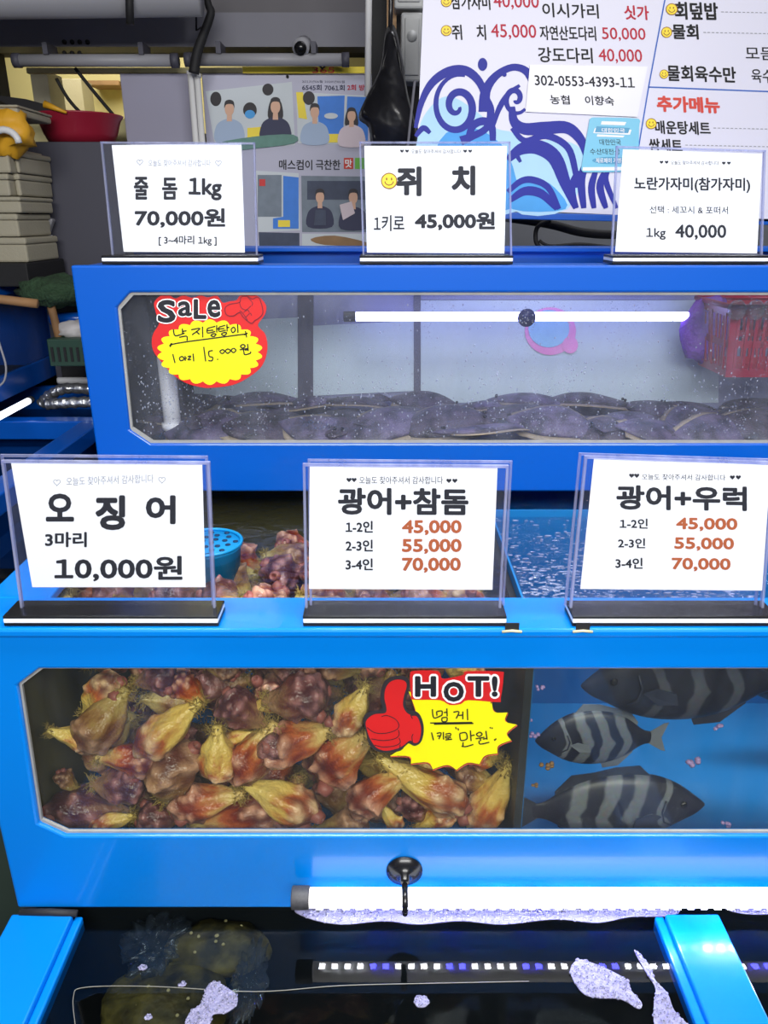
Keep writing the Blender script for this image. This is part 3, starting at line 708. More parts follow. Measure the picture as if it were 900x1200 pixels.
q = MB(); add_poly(q, hp, smooth(zr, 3, True), 0, .0012); q.build('red_letter_backing', RED, st)
hot = [('H', 298, 96, 410, 206), ('O', 448, 126, 556, 232), ('T', 574, 96, 690, 206), ('!', 702, 96, 734, 206)]
for g, bold, o, m, nm in ((11, .13, .0016, PAPER, 'letter_outline'), (0, .065, .0020, INK, 'letter')):
    for ch, a, b_, c, d in hot:
        q = MB(); (u0, v0), (u1, v1) = zh([(a - g, b_ - g), (c + g, d + g)]); add_text(q, hp, ch, u0, v0, u1, v1, 0, bold, off=o); q.build(nm, m, st)
thumb_out = [(30, 320), (60, 285), (125, 270), (118, 220), (125, 160), (150, 115), (200, 95), (250, 100), (272, 130), (268, 175), (252, 230), (262, 275), (300, 280), (330, 305), (348, 370), (335, 440), (300, 465), (262, 452), (225, 490), (150, 500), (95, 490), (60, 455), (45, 400)]
thumb_in = [(40, 335), (80, 298), (140, 290), (148, 262), (138, 215), (142, 165), (165, 128), (205, 113), (245, 122), (254, 150), (240, 200), (235, 250), (252, 285), (275, 300), (280, 305), (310, 310), (330, 370), (320, 435), (296, 448), (270, 435), (222, 470), (150, 488), (100, 475), (70, 440), (50, 395)]
q = MB(); add_poly(q, hp, smooth(zh([(a - 3, b_ - 1) for a, b_ in thumb_out]), 4, True), 0, .0022); q.build('hand_outline', mat('sticker_outline', srgb(46, 42, 46), .5), st)
q = MB(); add_poly(q, hp, smooth(zh(thumb_in), 4, True), 0, .0026)
for c in ([(122, 308), (150, 302), (195, 322), (214, 355), (195, 380), (140, 396), (85, 392), (45, 365)], [(210, 378), (214, 405), (190, 425), (130, 434), (68, 425)], [(214, 420), (220, 445), (190, 462), (130, 468), (85, 458)], [(220, 455), (218, 475)], [(275, 300), (285, 320)], [(285, 440), (282, 415), (288, 400)]):
    add_ribbon(q, hp, smooth(zh(c), 4), 1.0, 1, .0029)
q.build('thumbs_up_hand', [RED, INK], st)
q = MB()
hw = [[(390, 272), (398, 318), (440, 304)], [(412, 285), (440, 282), (440, 305)], [(412, 285), (414, 306)], [(466, 268), (468, 310)], [(450, 290), (466, 288)], [(440, 318), (466, 316), (464, 336), (442, 336), (440, 318)],
      [(500, 288), (530, 286), (515, 322)], [(528, 305), (548, 303)], [(550, 284), (550, 326)], [(574, 270), (576, 330)],
      [(378, 345), (600, 342)], [(398, 351), (606, 347)],
      [(385, 394), (396, 436)], [(412, 400), (436, 398), (424, 430)], [(415, 414), (434, 412)], [(448, 392), (449, 432)], [(458, 404), (484, 400), (484, 412), (462, 414), (462, 424), (488, 420)], [(474, 424), (474, 434)], [(458, 434), (494, 430)],
      [(512, 366), (516, 378)], [(524, 372), (528, 384)],
      [(534, 400), (540, 436), (572, 428), (566, 396), (534, 400)], [(590, 384), (594, 440)], [(594, 412), (612, 408)], [(552, 446), (556, 470), (606, 458)],
      [(640, 392), (622, 404), (636, 416), (652, 404), (640, 392)], [(618, 428), (664, 420)], [(642, 424), (644, 440)], [(672, 386), (678, 432)], [(656, 430), (676, 426)], [(636, 438), (642, 456), (690, 446)],
      [(694, 366), (696, 374)], [(704, 368), (706, 376)], [(716, 430), (720, 438)], [(726, 426), (722, 434)], [(545, 464), (550, 472)]]
strokes(q, hp, hw, (420, 770), 4.5, 1.55, 0, .0014); q.build('handwriting', INK2, st)

# ================================================================== SEA SQUIRTS
def squirt_mesh(seed, kind):
    rnd = random.Random(seed); NR, NZ = 36, 34
    fat_ = {'yellow': .225, 'red': .245, 'dark': .285, 'brown': .26}[kind]
    ss = lambda x: x * x * (3 - 2 * x)
    prof = lambda t: (.062 + (fat_ - .062) * ss(min(1, t / .62)) ** .8) if t < .62 else fat_ * math.sqrt(max(0, 1 - ((t - .62) / .38) ** 2)) ** .85
    warts = []
    for _ in range(34 if kind != 'yellow' else 22):
        th = rnd.uniform(0, 2 * math.pi); t = rnd.uniform(.6, .99) if kind != 'dark' else rnd.uniform(.42, .99)
        rr = prof(min(.995, t)); warts.append((Vector((rr * math.cos(th), rr * math.sin(th), t)), rnd.uniform(.03, .075), rnd.uniform(.02, .06)))
    me = bpy.data.meshes.new('body'); vs = []; wa = []; fs = []
    bend = rnd.uniform(-.12, .12); ph = rnd.uniform(0, 6)
    for i in range(NZ + 1):
        t = i / NZ; t = t ** .9; t = min(t, .9995); r = prof(t)
        for k in range(NR):
            th = 2 * math.pi * k / NR; p = Vector((r * math.cos(th), r * math.sin(th), t))
            nrm = Vector((math.cos(th), math.sin(th), max(0, (t - .7) * 4))).normalized()
            d = .05 * noise.noise(p * 4 + Vector((seed, 0, 0))) * min(1, t * 3) + .02 * math.sin(th * 5 + ph) * math.sin(math.pi * t) * .8
            w = 0
            for c, s, h in warts:
                q_ = (p - c).length_squared / (s * s)
                if q_ < 6: e = math.exp(-q_); d += h * e; w = max(w, e)
            p = p + nrm * d; p.x += bend * math.sin(math.pi * t * .8)
            vs.append(p); wa.append(min(1, w * .95))
    for i in range(NZ):
        for k in range(NR): fs.append((i * NR + k, i * NR + (k + 1) % NR, (i + 1) * NR + (k + 1) % NR, (i + 1) * NR + k))
    fs.append([NZ * NR + k for k in range(NR)]); fs.append([k for k in range(NR)][::-1])
    me.from_pydata([tuple(v) for v in vs], [], fs)
    a = me.attributes.new('wart', 'FLOAT', 'POINT')
    for i, w in enumerate(wa): a.data[i].value = w
    for p in me.polygons: p.use_smooth = True
    me.materials.append(SQ[kind])
    # roots
    q = MB()
    for _ in range(64):
        th = rnd.uniform(0, 6.28); hz = rnd.uniform(-.01, .16) ; rr0 = .055 + .2 * max(0, hz) ** 1.2; a0 = Vector((rr0 * math.cos(th), rr0 * math.sin(th), hz))
        d = Vector((math.cos(th) * rnd.uniform(.3, 1), math.sin(th) * rnd.uniform(.3, 1), -rnd.uniform(-.2, .9))).normalized(); L = rnd.uniform(.05, .15)
        path = [a0 + d * L * s + Vector((noise.noise(a0 * 40 + Vector((s * 5, _, 0))), noise.noise(a0 * 40 + Vector((_, s * 5, 5))), noise.noise(a0 * 40 + Vector((3, _, s * 5))))) * .09 * s for s in (0, .25, .5, .75, 1)]
        q.tube(path, [.0075, .006, .005, .004, .003], 3)
    roots = q.mesh('root_tuft', ROOTS)
    sip = []
    for s in (0, 1):
        th = rnd.uniform(0, 6.28); q = MB(); c = Vector((.12 * math.cos(th), .12 * math.sin(th), .93 + .02 * s)); ax = Vector((.5 * math.cos(th), .5 * math.sin(th), 1))
        if s: c = Vector((-.20 * math.cos(th), -.20 * math.sin(th), .86)); ax = Vector((-.9 * math.cos(th), -.9 * math.sin(th), 1))
        q.lathe([(.10, -.03), (.085, .05), (.065, .095), (.05, .10), (.03, .07), (.012, .03)], c, ax, 12); sip.append(q.mesh('siphon', SIPHON))
    return me, roots, sip
VAR = {k: [squirt_mesh(11 * i + 3 * j + 1, k) for j in range(3)] for i, k in enumerate(('yellow', 'red', 'dark', 'brown'))}
protos = {}
def squirt(kind, j, root, bulb, roll, label, group=None, fat=1.0):
    """root and bulb are world points; the first of each kind is built, later ones are copies of it and its parts"""
    key = (kind, j); L = (bulb - root).length
    if key not in protos:
        me, roots, sip = VAR[kind][j]
        o = bpy.data.objects.new('sea_squirt', me); COL.objects.link(o)
        r = bpy.data.objects.new('root_tuft', roots); COL.objects.link(r); r.parent = o
        for s in sip: x = bpy.data.objects.new('siphon', s); COL.objects.link(x); x.parent = o
        protos[key] = o
    else:
        src = protos[key]; o = src.copy(); COL.objects.link(o)
        for ch in src.children: c = ch.copy(); COL.objects.link(c); c.parent = o
    for k in ('label', 'group'):
        if k in o: del o[k]
    qd = Vector((0, 0, 1)).rotation_difference((bulb - root).normalized()) @ Quaternion((0, 0, 1), roll)
    o.location = root; o.rotation_mode = 'QUATERNION'; o.rotation_quaternion = qd; o.scale = (L * fat, L * fat, L)
    tag(o, label, 'sea squirt', group)
    return o
A1 = lambda x, y: (x / 2.727, 760 + y / 2.727)
A2 = lambda x, y: (300 + x / 2.727, 760 + y / 2.727)
front_row = [  # root px, bulb px, kind, variant, Y, fatness, label
 (A1(262, 235), A1(362, 95), 'yellow', 0, 1.07, 1.1, 'yellow sea squirt with brown tip, uppermost at left of the lower window'),
 (A1(395, 150), A1(290, 310), 'brown', 0, 1.045, 1.1, 'brown round-ended sea squirt just below the uppermost left yellow one'),
 (A1(150, 262), A1(320, 325), 'yellow', 1, 1.03, .9, 'bright yellow frilly-rooted sea squirt nearest the left window edge'),
 (A1(632, 185), A1(430, 300), 'yellow', 2, 1.04, 1.0, 'yellow sea squirt slanting up right beside a dark knobbly one, upper left'),
 (A1(300, 360), A1(500, 372), 'red', 0, 1.035, 1.0, 'cream-necked sea squirt with deep red bulb lying level, centre left'),
 (A1(690, 262), A1(692, 425), 'yellow', 0, 1.03, 1.25, 'upright yellow sea squirt, roots on top and bulb downward'),
 (A1(285, 440), A1(465, 440), 'dark', 0, 1.05, 1.1, 'dark maroon sea squirt lying under the cream-necked one'),
 (A1(535, 500), A1(580, 300), 'brown', 1, 1.055, 1.2, 'large olive-brown sea squirt standing bulb up, left of the upright yellow one'),
 (A1(775, 480), A1(545, 515), 'red', 1, 1.03, .95, 'yellow-tailed sea squirt with pale knobs on its left end, low left'),
 (A1(765, 445), A2(205, 545), 'yellow', 1, 1.035, .9, 'long yellow-brown sea squirt sloping down right, bottom centre left'),
 (A1(420, 560), A1(150, 505), 'dark', 1, 1.06, .8, 'dim brown sea squirt lying along the bottom left corner'),
 (A1(425, 560), A1(290, 595), 'yellow', 2, 1.03, .9, 'small yellow sea squirt poking up at bottom left edge'),
 (A1(600, 600), A1(880, 535), 'red', 2, 1.03, .85, 'orange-brown sea squirt lying on the window sill, bottom left of centre'),
 (A1(590, 560), A1(440, 535), 'dark', 2, 1.045, 1.2, 'knobbly purple-brown sea squirt end-on at the bottom left'),
 (A1(650, 190), A1(540, 105), 'red', 0, 1.06, 1.2, 'knobbly coral-red sea squirt near the top of the window, left part'),
 (A1(850, 250), A1(700, 165), 'dark', 0, 1.05, 1.2, 'dark ring-mouthed sea squirt facing out, upper left centre'),
 (A1(790, 190), A1(930, 150), 'yellow', 1, 1.06, .9, 'pale frilly sea squirt under the top edge, upper left centre'),
 (A1(880, 245), A1(760, 420), 'red', 1, 1.045, 1.0, 'reddish sea squirt leaning right of the upright yellow one'),
 (A1(780, 340), A1(940, 300), 'dark', 1, 1.035, 1.0, 'maroon sea squirt with pale knobs in the middle of the pile'),
 (A2(20, 170), A2(230, 150), 'dark', 2, 1.045, 1.2, 'big dark red warty sea squirt left of the thumb sticker'),
 (A2(355, 130), A2(262, 268), 'yellow', 0, 1.035, 1.1, 'smooth yellow oval sea squirt touching the thumb sticker'),
 (A2(250, 285), A2(20, 345), 'red', 2, 1.03, 1.15, 'red and yellow sea squirt with pale pebbly left end, centre of the pile'),
 (A2(372, 280), A2(200, 440), 'red', 0, 1.028, 1.1, 'large orange sea squirt hanging below the thumb sticker'),
 (A2(490, 425), A2(300, 525), 'red', 1, 1.026, 1.0, 'rust-red sea squirt below the large orange one, centre bottom'),
 (A2(385, 385), A2(690, 495), 'yellow', 2, 1.03, .75, 'long yellow-brown sea squirt running below the HoT sticker'),
 (A2(530, 570), A2(490, 470), 'dark', 0, 1.05, 1.2, 'maroon warty sea squirt end-on beneath the long yellow-brown one'),
 (A2(500, 590), A2(650, 510), 'yellow', 1, 1.04, .85, 'yellow sea squirt at the sill below the HoT sticker'),
 (A2(815, 385), A2(700, 600), 'yellow', 0, 1.03, .85, 'tall tan sea squirt against the divider at the right of the pile'),
 (A2(180, 590), A2(360, 560), 'brown', 2, 1.045, .9, 'brown sea squirt lying along the sill, bottom centre'),
 (A2(160, 600), A2(-10, 545), 'dark', 1, 1.045, 1.0, 'knob-ended maroon sea squirt at the sill, left of bottom centre'),
 (A2(400, 510), A2(470, 580), 'yellow', 2, 1.05, 1.0, 'small yellow sea squirt wedged at bottom centre sill'),
 (A2(770, 430), A2(640, 440), 'brown', 0, 1.06, 1.3, 'reddish-brown sea squirt behind the tan one by the divider'),
 (A2(790, 360), A2(680, 340), 'yellow', 1, 1.07, 1.2, 'olive-yellow sea squirt half behind the HoT sticker'),
 (A2(140, 410), A2(110, 520), 'dark', 2, 1.07, 1.2, 'shaded maroon sea squirt beneath the pebbly red one'),
 (A2(10, 280), A2(-120, 330), 'yellow', 2, 1.06, .9, 'yellow-backed sea squirt behind the pebbly red one'),
 (A2(330, 90), A2(190, 60), 'brown', 1, 1.07, 1.1, 'dim brown sea squirt under the top edge left of the thumb'),
 (A1(430, 110), A1(560, 70), 'dark', 1, 1.075, 1.2, 'dark purple sea squirt under the top edge, left part'),
 (A1(640, 60), A1(760, 75), 'brown', 2, 1.08, 1.1, 'dusky sea squirt under the top edge above the ring-mouthed one'),
 (A1(860, 60), A1(960, 100), 'dark', 0, 1.08, 1.2, 'dark sea squirt under the top edge near the pile centre'),
 (A1(410, 230), A1(300, 380), 'brown', 1, 1.085, 1.2, 'shadowy brown sea squirt between the left yellow ones'),
 (A1(250, 460), A1(180, 400), 'brown', 2, 1.08, 1.1, 'shadowy sea squirt low against the left glass'),
]
rnd = random.Random(5)
for i, (r, b_, k, j, Y, fat, lab) in enumerate(front_row):
    A, B_ = at(*r, Y), at(*b_, Y)
    A.y += rnd.uniform(-.0, .02); B_.y -= rnd.uniform(-.012, .006)
    d = (B_ - A).length; rad = .33 * d * fat
    mn = GY + .010 + rad * 1.08 - min(B_.y, 9); 
    if mn > 0: A.y += mn; B_.y += mn
    squirt(k, j, A, B_, rnd.uniform(0, 6.28), lab, 'live sea squirts in the lower tank', fat)
# the pile behind the front row, up to the water's surface
n = 0
kinds = ['dark', 'red', 'brown', 'yellow', 'dark', 'red']
for iy in range(5):
    for iz in range(6):
        for ix in range(9):
            Y = 1.15 + iy * .085 + rnd.uniform(-.02, .02); z = .53 + iz * .078 + rnd.uniform(-.015, .015) - iy * .010
            x = -.55 + ix * .088 + rnd.uniform(-.02, .02)
            if x > DX - .06 or x < LX0 + .08: continue
            if iy > 1 and iz < 4: continue          # hidden wholly inside the heap
            if z > .93: continue
            d = Vector((rnd.uniform(-1, 1), rnd.uniform(-.8, .4), rnd.uniform(-.5, .6))).normalized(); L = rnd.uniform(.09, .115)
            c = Vector((x, Y, z)); c.x = min(c.x, DX - .065)
            squirt(rnd.choice(kinds), rnd.randrange(3), c - d * L * .6, c + d * L * .4, rnd.uniform(0, 6.28),
                   'sea squirt deep in the pile behind the front row' if iz < 5 else 'sea squirt at the water surface between two lower signs', 'live sea squirts in the lower tank', 1.15); n += 1

# ================================================================== FISH IN THE LOWER TANK
def fish(name, label, group, nose, tail, Y, height, m, finm, flip_y=0, yaw=0.0, tailm=None):
    """nose and tail: pixel points; the body is one loft, its fins and eye are children"""
    A, B_ = at(*nose, Y), at(*tail, Y); L = (A - B_).length; d = (A - B_).normalized()
    o = bpy.data.objects.new(name, None)
    prof = [(.62, .004, .004), (.60, .03, .018), (.55, .075, .04), (.48, .125, .062), (.38, .19, .085), (.25, .235, .10), (.1, .25, .10), (-.05, .235, .09), (-.18, .19, .07), (-.28, .125, .045), (-.34, .075, .025), (-.40, .055, .016), (-.44, .06, .01)]
    h = height / .5 / L
    NS = 20; vs = []; fs = []
    for x, hh, w in prof:
        for k in range(NS):
            t = 2 * math.pi * k / NS; z = hh * h * math.sin(t) * (1.0 if math.sin(t) > 0 else .92); y = w * math.cos(t)
            vs.append((x - .06, y, z - .02 * (x > .5)))
    for i in range(len(prof) - 1):
        for k in range(NS): fs.append((i * NS + k, i * NS + (k + 1) % NS, (i + 1) * NS + (k + 1) % NS, (i + 1) * NS + k))
    fs += [[k for k in range(NS)][::-1], [(len(prof) - 1) * NS + k for k in range(NS)]]
    b = MB(); b.add(vs, fs, 0, True)
    body = bpy.data.objects.new(name, b.mesh(name, m)); COL.objects.link(body)
    sub = body.modifiers.new('smooth', 'SUBSURF'); sub.levels = 1; sub.render_levels = 2
    def fin(nm, pts, y=0.0, th=.008, mm=finm):
        q = MB(); q.prism([(a, y - th / 2, c) for a, c in pts], (0, th, 0)); f = bpy.data.objects.new(nm, q.mesh(nm, mm)); COL.objects.link(f); f.parent = body
    fin('tail_fin', [(-.46, .05), (-.60, .15), (-.64, .16), (-.59, .0), (-.64, -.15), (-.60, -.14), (-.46, -.05)], mm=tailm or finm)
    H = h * .25
    fin('dorsal_fin', [(.22, H * .85), (.15, H * 1.18), (.0, H * 1.16), (-.12, H * 1.05), (-.26, H * 1.0), (-.36, H * .55), (-.35, H * .25), (-.2, H * .6), (0, H * .85)])
    fin('anal_fin', [(-.05, -H * .8), (-.08, -H * 1.05), (-.22, -H * .98), (-.34, -H * .5), (-.34, -H * .25), (-.2, -H * .6)])
    for s in (-1, 1):
        q = MB(); q.prism([(a, s * (.10 + bb), c) for a, bb, c in [(.26, 0, .0), (.20, .015, .04), (.10, .03, .02), (.08, .03, -.05), (.18, .015, -.06)]], (0, s * .006, 0)); f = bpy.data.objects.new('pectoral_fin', q.mesh('pectoral_fin', finm)); COL.objects.link(f); f.parent = body
        q = MB(); q.ball((.405, s * .063, .045), .022, .012, .022, 12); f = bpy.data.objects.new('eye', q.mesh('eye', EYEM)); COL.objects.link(f); f.parent = body
        q = MB(); q.tube([(.29, s * .088, .10), (.265, s * .099, .03), (.28, s * .093, -.05), (.33, s * .08, -.09)], .006, 6); f = bpy.data.objects.new('gill_cover', q.mesh('gill_cover', FIN_D)); COL.objects.link(f); f.parent = body
    ex = Vector((1, 0, 0)); ang = math.atan2(d.z, d.x) if d.x >= 0 else math.atan2(d.z, d.x)
    body.scale = (L / 1.2, L / 1.2, L / 1.2)
    body.location = (A + B_) / 2
    if d.x >= 0: body.rotation_euler = (0, -ang, yaw)
    else: body.rotation_euler = (0, math.pi - ang if False else -(math.atan2(d.z, -d.x)) * -1, math.pi + yaw)
    tag(body, label, 'fish', group); return body
FG = 'striped fish in the right compartment'
fish('striped_fish', 'striped grey fish facing right, nearest the glass at the bottom', FG, (834, 939), (604, 952), 1.06, .172, FISH, FIN_D)
fish('striped_fish', 'striped grey fish facing left behind the nearest one, pale tail visible', FG, (622, 864), (776, 866), 1.16, .150, FISH, FIN_G)
fish('striped_fish', 'large dark fish facing left, cut by the top edge of the window', FG, (672, 800), (935, 800), 1.12, .195, FISH_D, FIN_D)
fish('striped_fish', 'dusky fish swimming off at top right of the window', FG, (850, 800), (1040, 792), 1.27, .15, FISH_D, FIN_D)
# small coloured flecks in the blue compartment
for i, (u, v, r, lab) in enumerate([(633, 805, 4, 'pink fleck of weed drifting under the top left of the blue compartment'), (618, 843, 4, 'mauve fleck of weed by the divider'), (842, 852, 5, 'mauve fleck of weed right of the dark fish'),
        (815, 892, 7, 'pinkish scrap of weed in the open blue water'), (626, 862, 5, 'lilac fleck of weed beside the divider, middle height'), (640, 897, 6, 'amber scrap of weed left of the pale-tailed fish'), (628, 920, 4, 'brown fleck of weed above the tail of the nearest fish'), (851, 966, 5, 'pale fleck of weed below right of the nearest fish')]):
    q = MB(); c = at(u, v, 1.03)
    for k in range(5): q.ball(c + Vector((rnd.uniform(-1, 1) * r * .0016, rnd.uniform(-.5, .5) * .004, rnd.uniform(-1, 1) * r * .0009)), r * .0007, None, r * .0006, 8, 0, .5, 3)
    tag(q.build('weed_scrap', mat('weed_%d' % i, srgb(176, 150, 206) if i not in (5, 6) else srgb(150, 110, 60), .5)), lab, 'seaweed', 'scraps of weed in the blue compartment')
# cyan strainer floating among the squirts
c = atz(243, 640, .972); t = thing('plastic_strainer', 'cyan perforated plastic strainer floating beside the left lower sign', 'strainer', (c.x, c.y, .90))
q = MB(); q.lathe([(.055, .0), (.062, .075), (.066, .08), (.064, .083), (.0, .083)], (c.x, c.y, .895), (0, 0, 1), 32); q.build('basket', CYANP, t)
for k in range(26):
    a = k * 2.4; rr = .058 * math.sqrt((k + .5) / 26); q = MB(); q.lathe([(.0052, 0), (.0052, .0012), (0, .0012)], (c.x + rr * math.cos(a), c.y + rr * math.sin(a), .9783), (0, 0, 1), 10); q.build('hole', mat('strainer_hole', srgb(10, 50, 90), .6) if 'strainer_hole' not in MATS else MATS['strainer_hole'], t)
q = MB(); q.tube([(c.x + .064 * math.cos(k * math.pi / 18), c.y + .064 * math.sin(k * math.pi / 18), .980) for k in range(37)], .0035, 8, caps=False); q.build('rim', CYANP, t)

# ================================================================== UPPER TANK CONTENTS
lamp_y = 1.86
def strip_light(name, label, u0, u1, v, Y, r, cover, cupu=None, cupv=None):
    A, B_ = at(u0, v, Y), at(u1, v, Y); B_.z = A.z
    t = thing(name, label, 'light', ((A.x + B_.x) / 2, Y, A.z - r))
    q = MB(); q.tube([A, B_], r, 18); q.build('tube_cover', cover, t)
    for p, s in ((A, -1), (B_, 1)):
        q = MB(); q.tube([p + Vector((s * .025, 0, 0)), p + Vector((-s * .004, 0, 0))], r * 1.18, 18); q.build('end_cap', CAPM, t, .002)
    return t, A, B_
CAPM = mat('speckled_end_cap', srgb(66, 66, 70), .55, vary=.5, vscale=240)
t, A, B_ = strip_light('aquarium_light', 'glowing bluish white strip lamp inside the upper tank', 415, 838, 371, lamp_y, .0105, LED_SOFT)
c = at(617, 371, lamp_y - .02); q = MB(); q.lathe([(.021, 0), (.018, .006), (.008, .012), (.006, .02), (0, .02)], (c.x, c.y - .004, A.z), (0, 1, 0), 24); q.build('suction_cup', mat('navy_rubber', srgb(40, 44, 110), .4), t)
# uprights of the back frame and pale sheets behind the misted water
for (u0, v0, u1, v1, lab) in [(222, 372, 352, 466, 'pale sheet at the back of the upper tank, right of the white pipe'), (364, 376, 487, 464, 'pale tilted sheet at the back of the upper tank, left of the lamp'), (492, 352, 842, 472, 'wide pale sheet behind the lamp in the upper tank')]:
    pl = front(UYB - .016); pts = [pl.hit(u0, v0 + (0 if u0 > 480 else 6)), pl.hit(u1, v0), pl.hit(u1, v1 - (6 if u0 == 364 else 0)), pl.hit(u0, v1)]
    q = MB(); q.prism(pts, (0, .002, 0)); tag(q.build('plastic_sheet', PALE), lab, 'sheet', 'sheets on the back of the upper tank')
for u, lab in ((205, 'x'), (358, 'x'), (489, 'x')):
    pl = front(UYB - .0185); q = MB(); w = 9 if u < 480 else 4
    q.prism([pl.hit(u - w, 345), pl.hit(u + w, 345), pl.hit(u + w, 478), pl.hit(u - w, 478)], (0, .008, 0)); q.build('back_strut', DARKPANEL, tank2)
for k, (u, v, r, m, lab) in enumerate([(640, 388, 26, AQUA, 0), (668, 402, 14, PINK, 0)]):
    pass
c = at(645, 390, UYB - .0175); t = thing('round_sticker', 'round aqua and pink sticker below the suction cup in the upper tank', 'sticker', (c.x, c.y, c.z - .05)); pl = front(UYB - .0175)
q = MB(); q.prism([pl.hit(*p) for p in ell(645, 388, 30, 28)], (0, -.001, 0)); q.build('pink_ring', PINK, t)
q = MB(); add_poly(q, pl, ell(643, 385, 24, 22), 0, .002); q.build('aqua_disc', AQUA, t)
q = MB(); add_poly(q, pl, ell(668, 404, 9, 10), 0, .003); q.build('pink_dot', PINK, t)
A = at(203, 505, 1.70); B_ = at(205, 430, 1.70); q = MB(); q.tube([(A.x, 1.70, 1.03), (A.x, 1.70, 1.30)], .019, 18); q.tube([(A.x, 1.70, 1.10), (A.x, 1.70, 1.115)], .024, 18)
tag(q.build('standpipe', PIPEW), 'white plastic standpipe below the SaLe sticker in the upper tank', 'pipe')
# red basket at right
def basket(label, cx, cy, z0, w, d, h):
    t = thing('plastic_basket', label, 'basket', (cx, cy, z0))
    q = MB(); e = .06
    bot = [(cx - w / 2 + .02, cy - d / 2 + .02), (cx + w / 2 - .02, cy - d / 2 + .02), (cx + w / 2 - .02, cy + d / 2 - .02), (cx - w / 2 + .02, cy + d / 2 - .02)]
    top = [(cx - w / 2, cy - d / 2), (cx + w / 2, cy - d / 2), (cx + w / 2, cy + d / 2), (cx - w / 2, cy + d / 2)]
    P = lambda i, s, t_: Vector((bot[i][0] * (1 - t_) + top[i][0] * t_, bot[i][1] * (1 - t_) + top[i][1] * t_, z0 + h * t_)).lerp(Vector((bot[(i + 1) % 4][0] * (1 - t_) + top[(i + 1) % 4][0] * t_, bot[(i + 1) % 4][1] * (1 - t_) + top[(i + 1) % 4][1] * t_, z0 + h * t_)), s)
    for i in range(4):
        n = 16 if i % 2 == 0 else 10
        rows = [(0, .12), (.42, .52), (.86, 1.0)]
        for a, b_ in rows: q.add([P(i, 0, a), P(i, 1, a), P(i, 1, b_), P(i, 0, b_)], [(0, 1, 2, 3)])
        for k in range(n + 1):
            s0 = max(0, k / n - .17 / n); s1 = min(1, k / n + .17 / n)
            if k in (0, n): s0, s1 = (0, .05) if k == 0 else (.95, 1)
            q.add([P(i, s0, .1), P(i, s1, .1), P(i, s1, .9), P(i, s0, .9)], [(0, 1, 2, 3)])
    q.poly([(x, y, z0 + .002) for x, y in bot])
    o = q.build('slotted_body', REDP, t); s = o.modifiers.new('wall', 'SOLIDIFY'); s.thickness = .003
    q = MB(); q.tube([Vector((x, y, z0 + h)) for x, y in top + top[:1]], .006, 8); q.build('rim', REDP, t)
    return t
c = at(845, 440, 1.72)
basket('red slotted plastic basket at the right end of the upper tank', c.x + .15, 1.80, 1.215, .32, .2, .155)
q = MB(); cc = at(835, 400, 1.84); q.ball((cc.x - .012, 1.86, 1.30), .06, .03, .075, 16, 0, .25, 3); tag(q.build('net_bag', mat('purple_mesh', srgb(120, 60, 170), .8, vary=.3, vscale=60, bump=.5, bscale=100)), 'purple mesh bag beside the red basket in the upper tank', 'bag')
for i, u in enumerate((866, 888, 906)):
    cc = at(u, 364, 1.68); q = MB(); q.ball((cc.x, 1.69, cc.z), .019, .019, .021, 16, 0, .12, 5); tag(q.build('glass_float', thin_glass('float_glass_%d' % i, (.8, .8, .78, 1), 1.5, haze=.25, hazecol=(.8, .8, .76, 1))), 'clear round float hanging over the red basket, %s' % ('nearest the purple bag', 'middle of three', 'at the picture edge')[i], 'float', 'clear floats over the red basket')
# flatfish lying in a heap
def flatfish_mesh(seed):
    r_ = random.Random(seed); NS = 16; prof = []
    for i in range(15):
        t = i / 14; w = .21 * math.sin(math.pi * min(1, t * 1.02)) ** .8 + .012; th = .055 * math.sin(math.pi * t) ** .7 + .006; prof.append((.5 - t * .86, w, th))
    q = MB(); vs = []; fs = []
    for i, (x, w, th) in enumerate(prof):
        for k in range(NS):
            a = 2 * math.pi * k / NS; vs.append((x, w * math.cos(a) + .02 * math.sin(x * 8), th * math.sin(a) * (1 if math.sin(a) > 0 else .4) + .03 * math.sin(x * 5 + seed)))
    for i in range(14):
        for k in range(NS): fs.append((i * NS + k, i * NS + (k + 1) % NS, (i + 1) * NS + (k + 1) % NS, (i + 1) * NS + k))
    fs += [[k for k in range(NS)][::-1], [14 * NS + k for k in range(NS)]]
    q.add(vs, fs, 0, True)
    body = q.mesh('flatfish', FLAT2 if seed % 2 else FLAT)
    fr = MB()
    for s in (-1, 1):
        L = [(x, s * w * .96 + .02 * math.sin(x * 8), .03 * math.sin(x * 5 + seed)) for x, w, th in prof[2:14]]; O = [(x - .01, s * (w + .045 + .012 * (i % 2)) + .02 * math.sin(x * 8), .03 * math.sin(x * 5 + seed) - .012) for i, (x, w, th) in enumerate(prof[2:14])]
        n_ = len(L); fr.add(L + O, [(i, i + 1, n_ + i + 1, n_ + i) for i in range(n_ - 1)], 0, True)
    fin = fr.mesh('fringe_fin', FLATFIN)
    tl = MB(); tl.prism([(-.34, .03, 0), (-.47, .10, .01), (-.52, .06, .012), (-.53, -.05, .012), (-.47, -.10, .01), (-.34, -.03, 0)], (0, 0, .008)); tail = tl.mesh('tail_fin', FLAT)
    ey = []
    for s in (-.03, .03):
        e = MB(); e.ball((.40, .03 + s, .045 + .03 * math.sin(.4 * 5 + seed)), .014, n=8); ey.append(e.mesh('eye', EYEM))
    return body, fin, tail, ey
FM = [flatfish_mesh(s) for s in (1, 2, 3)]
fpro = {}
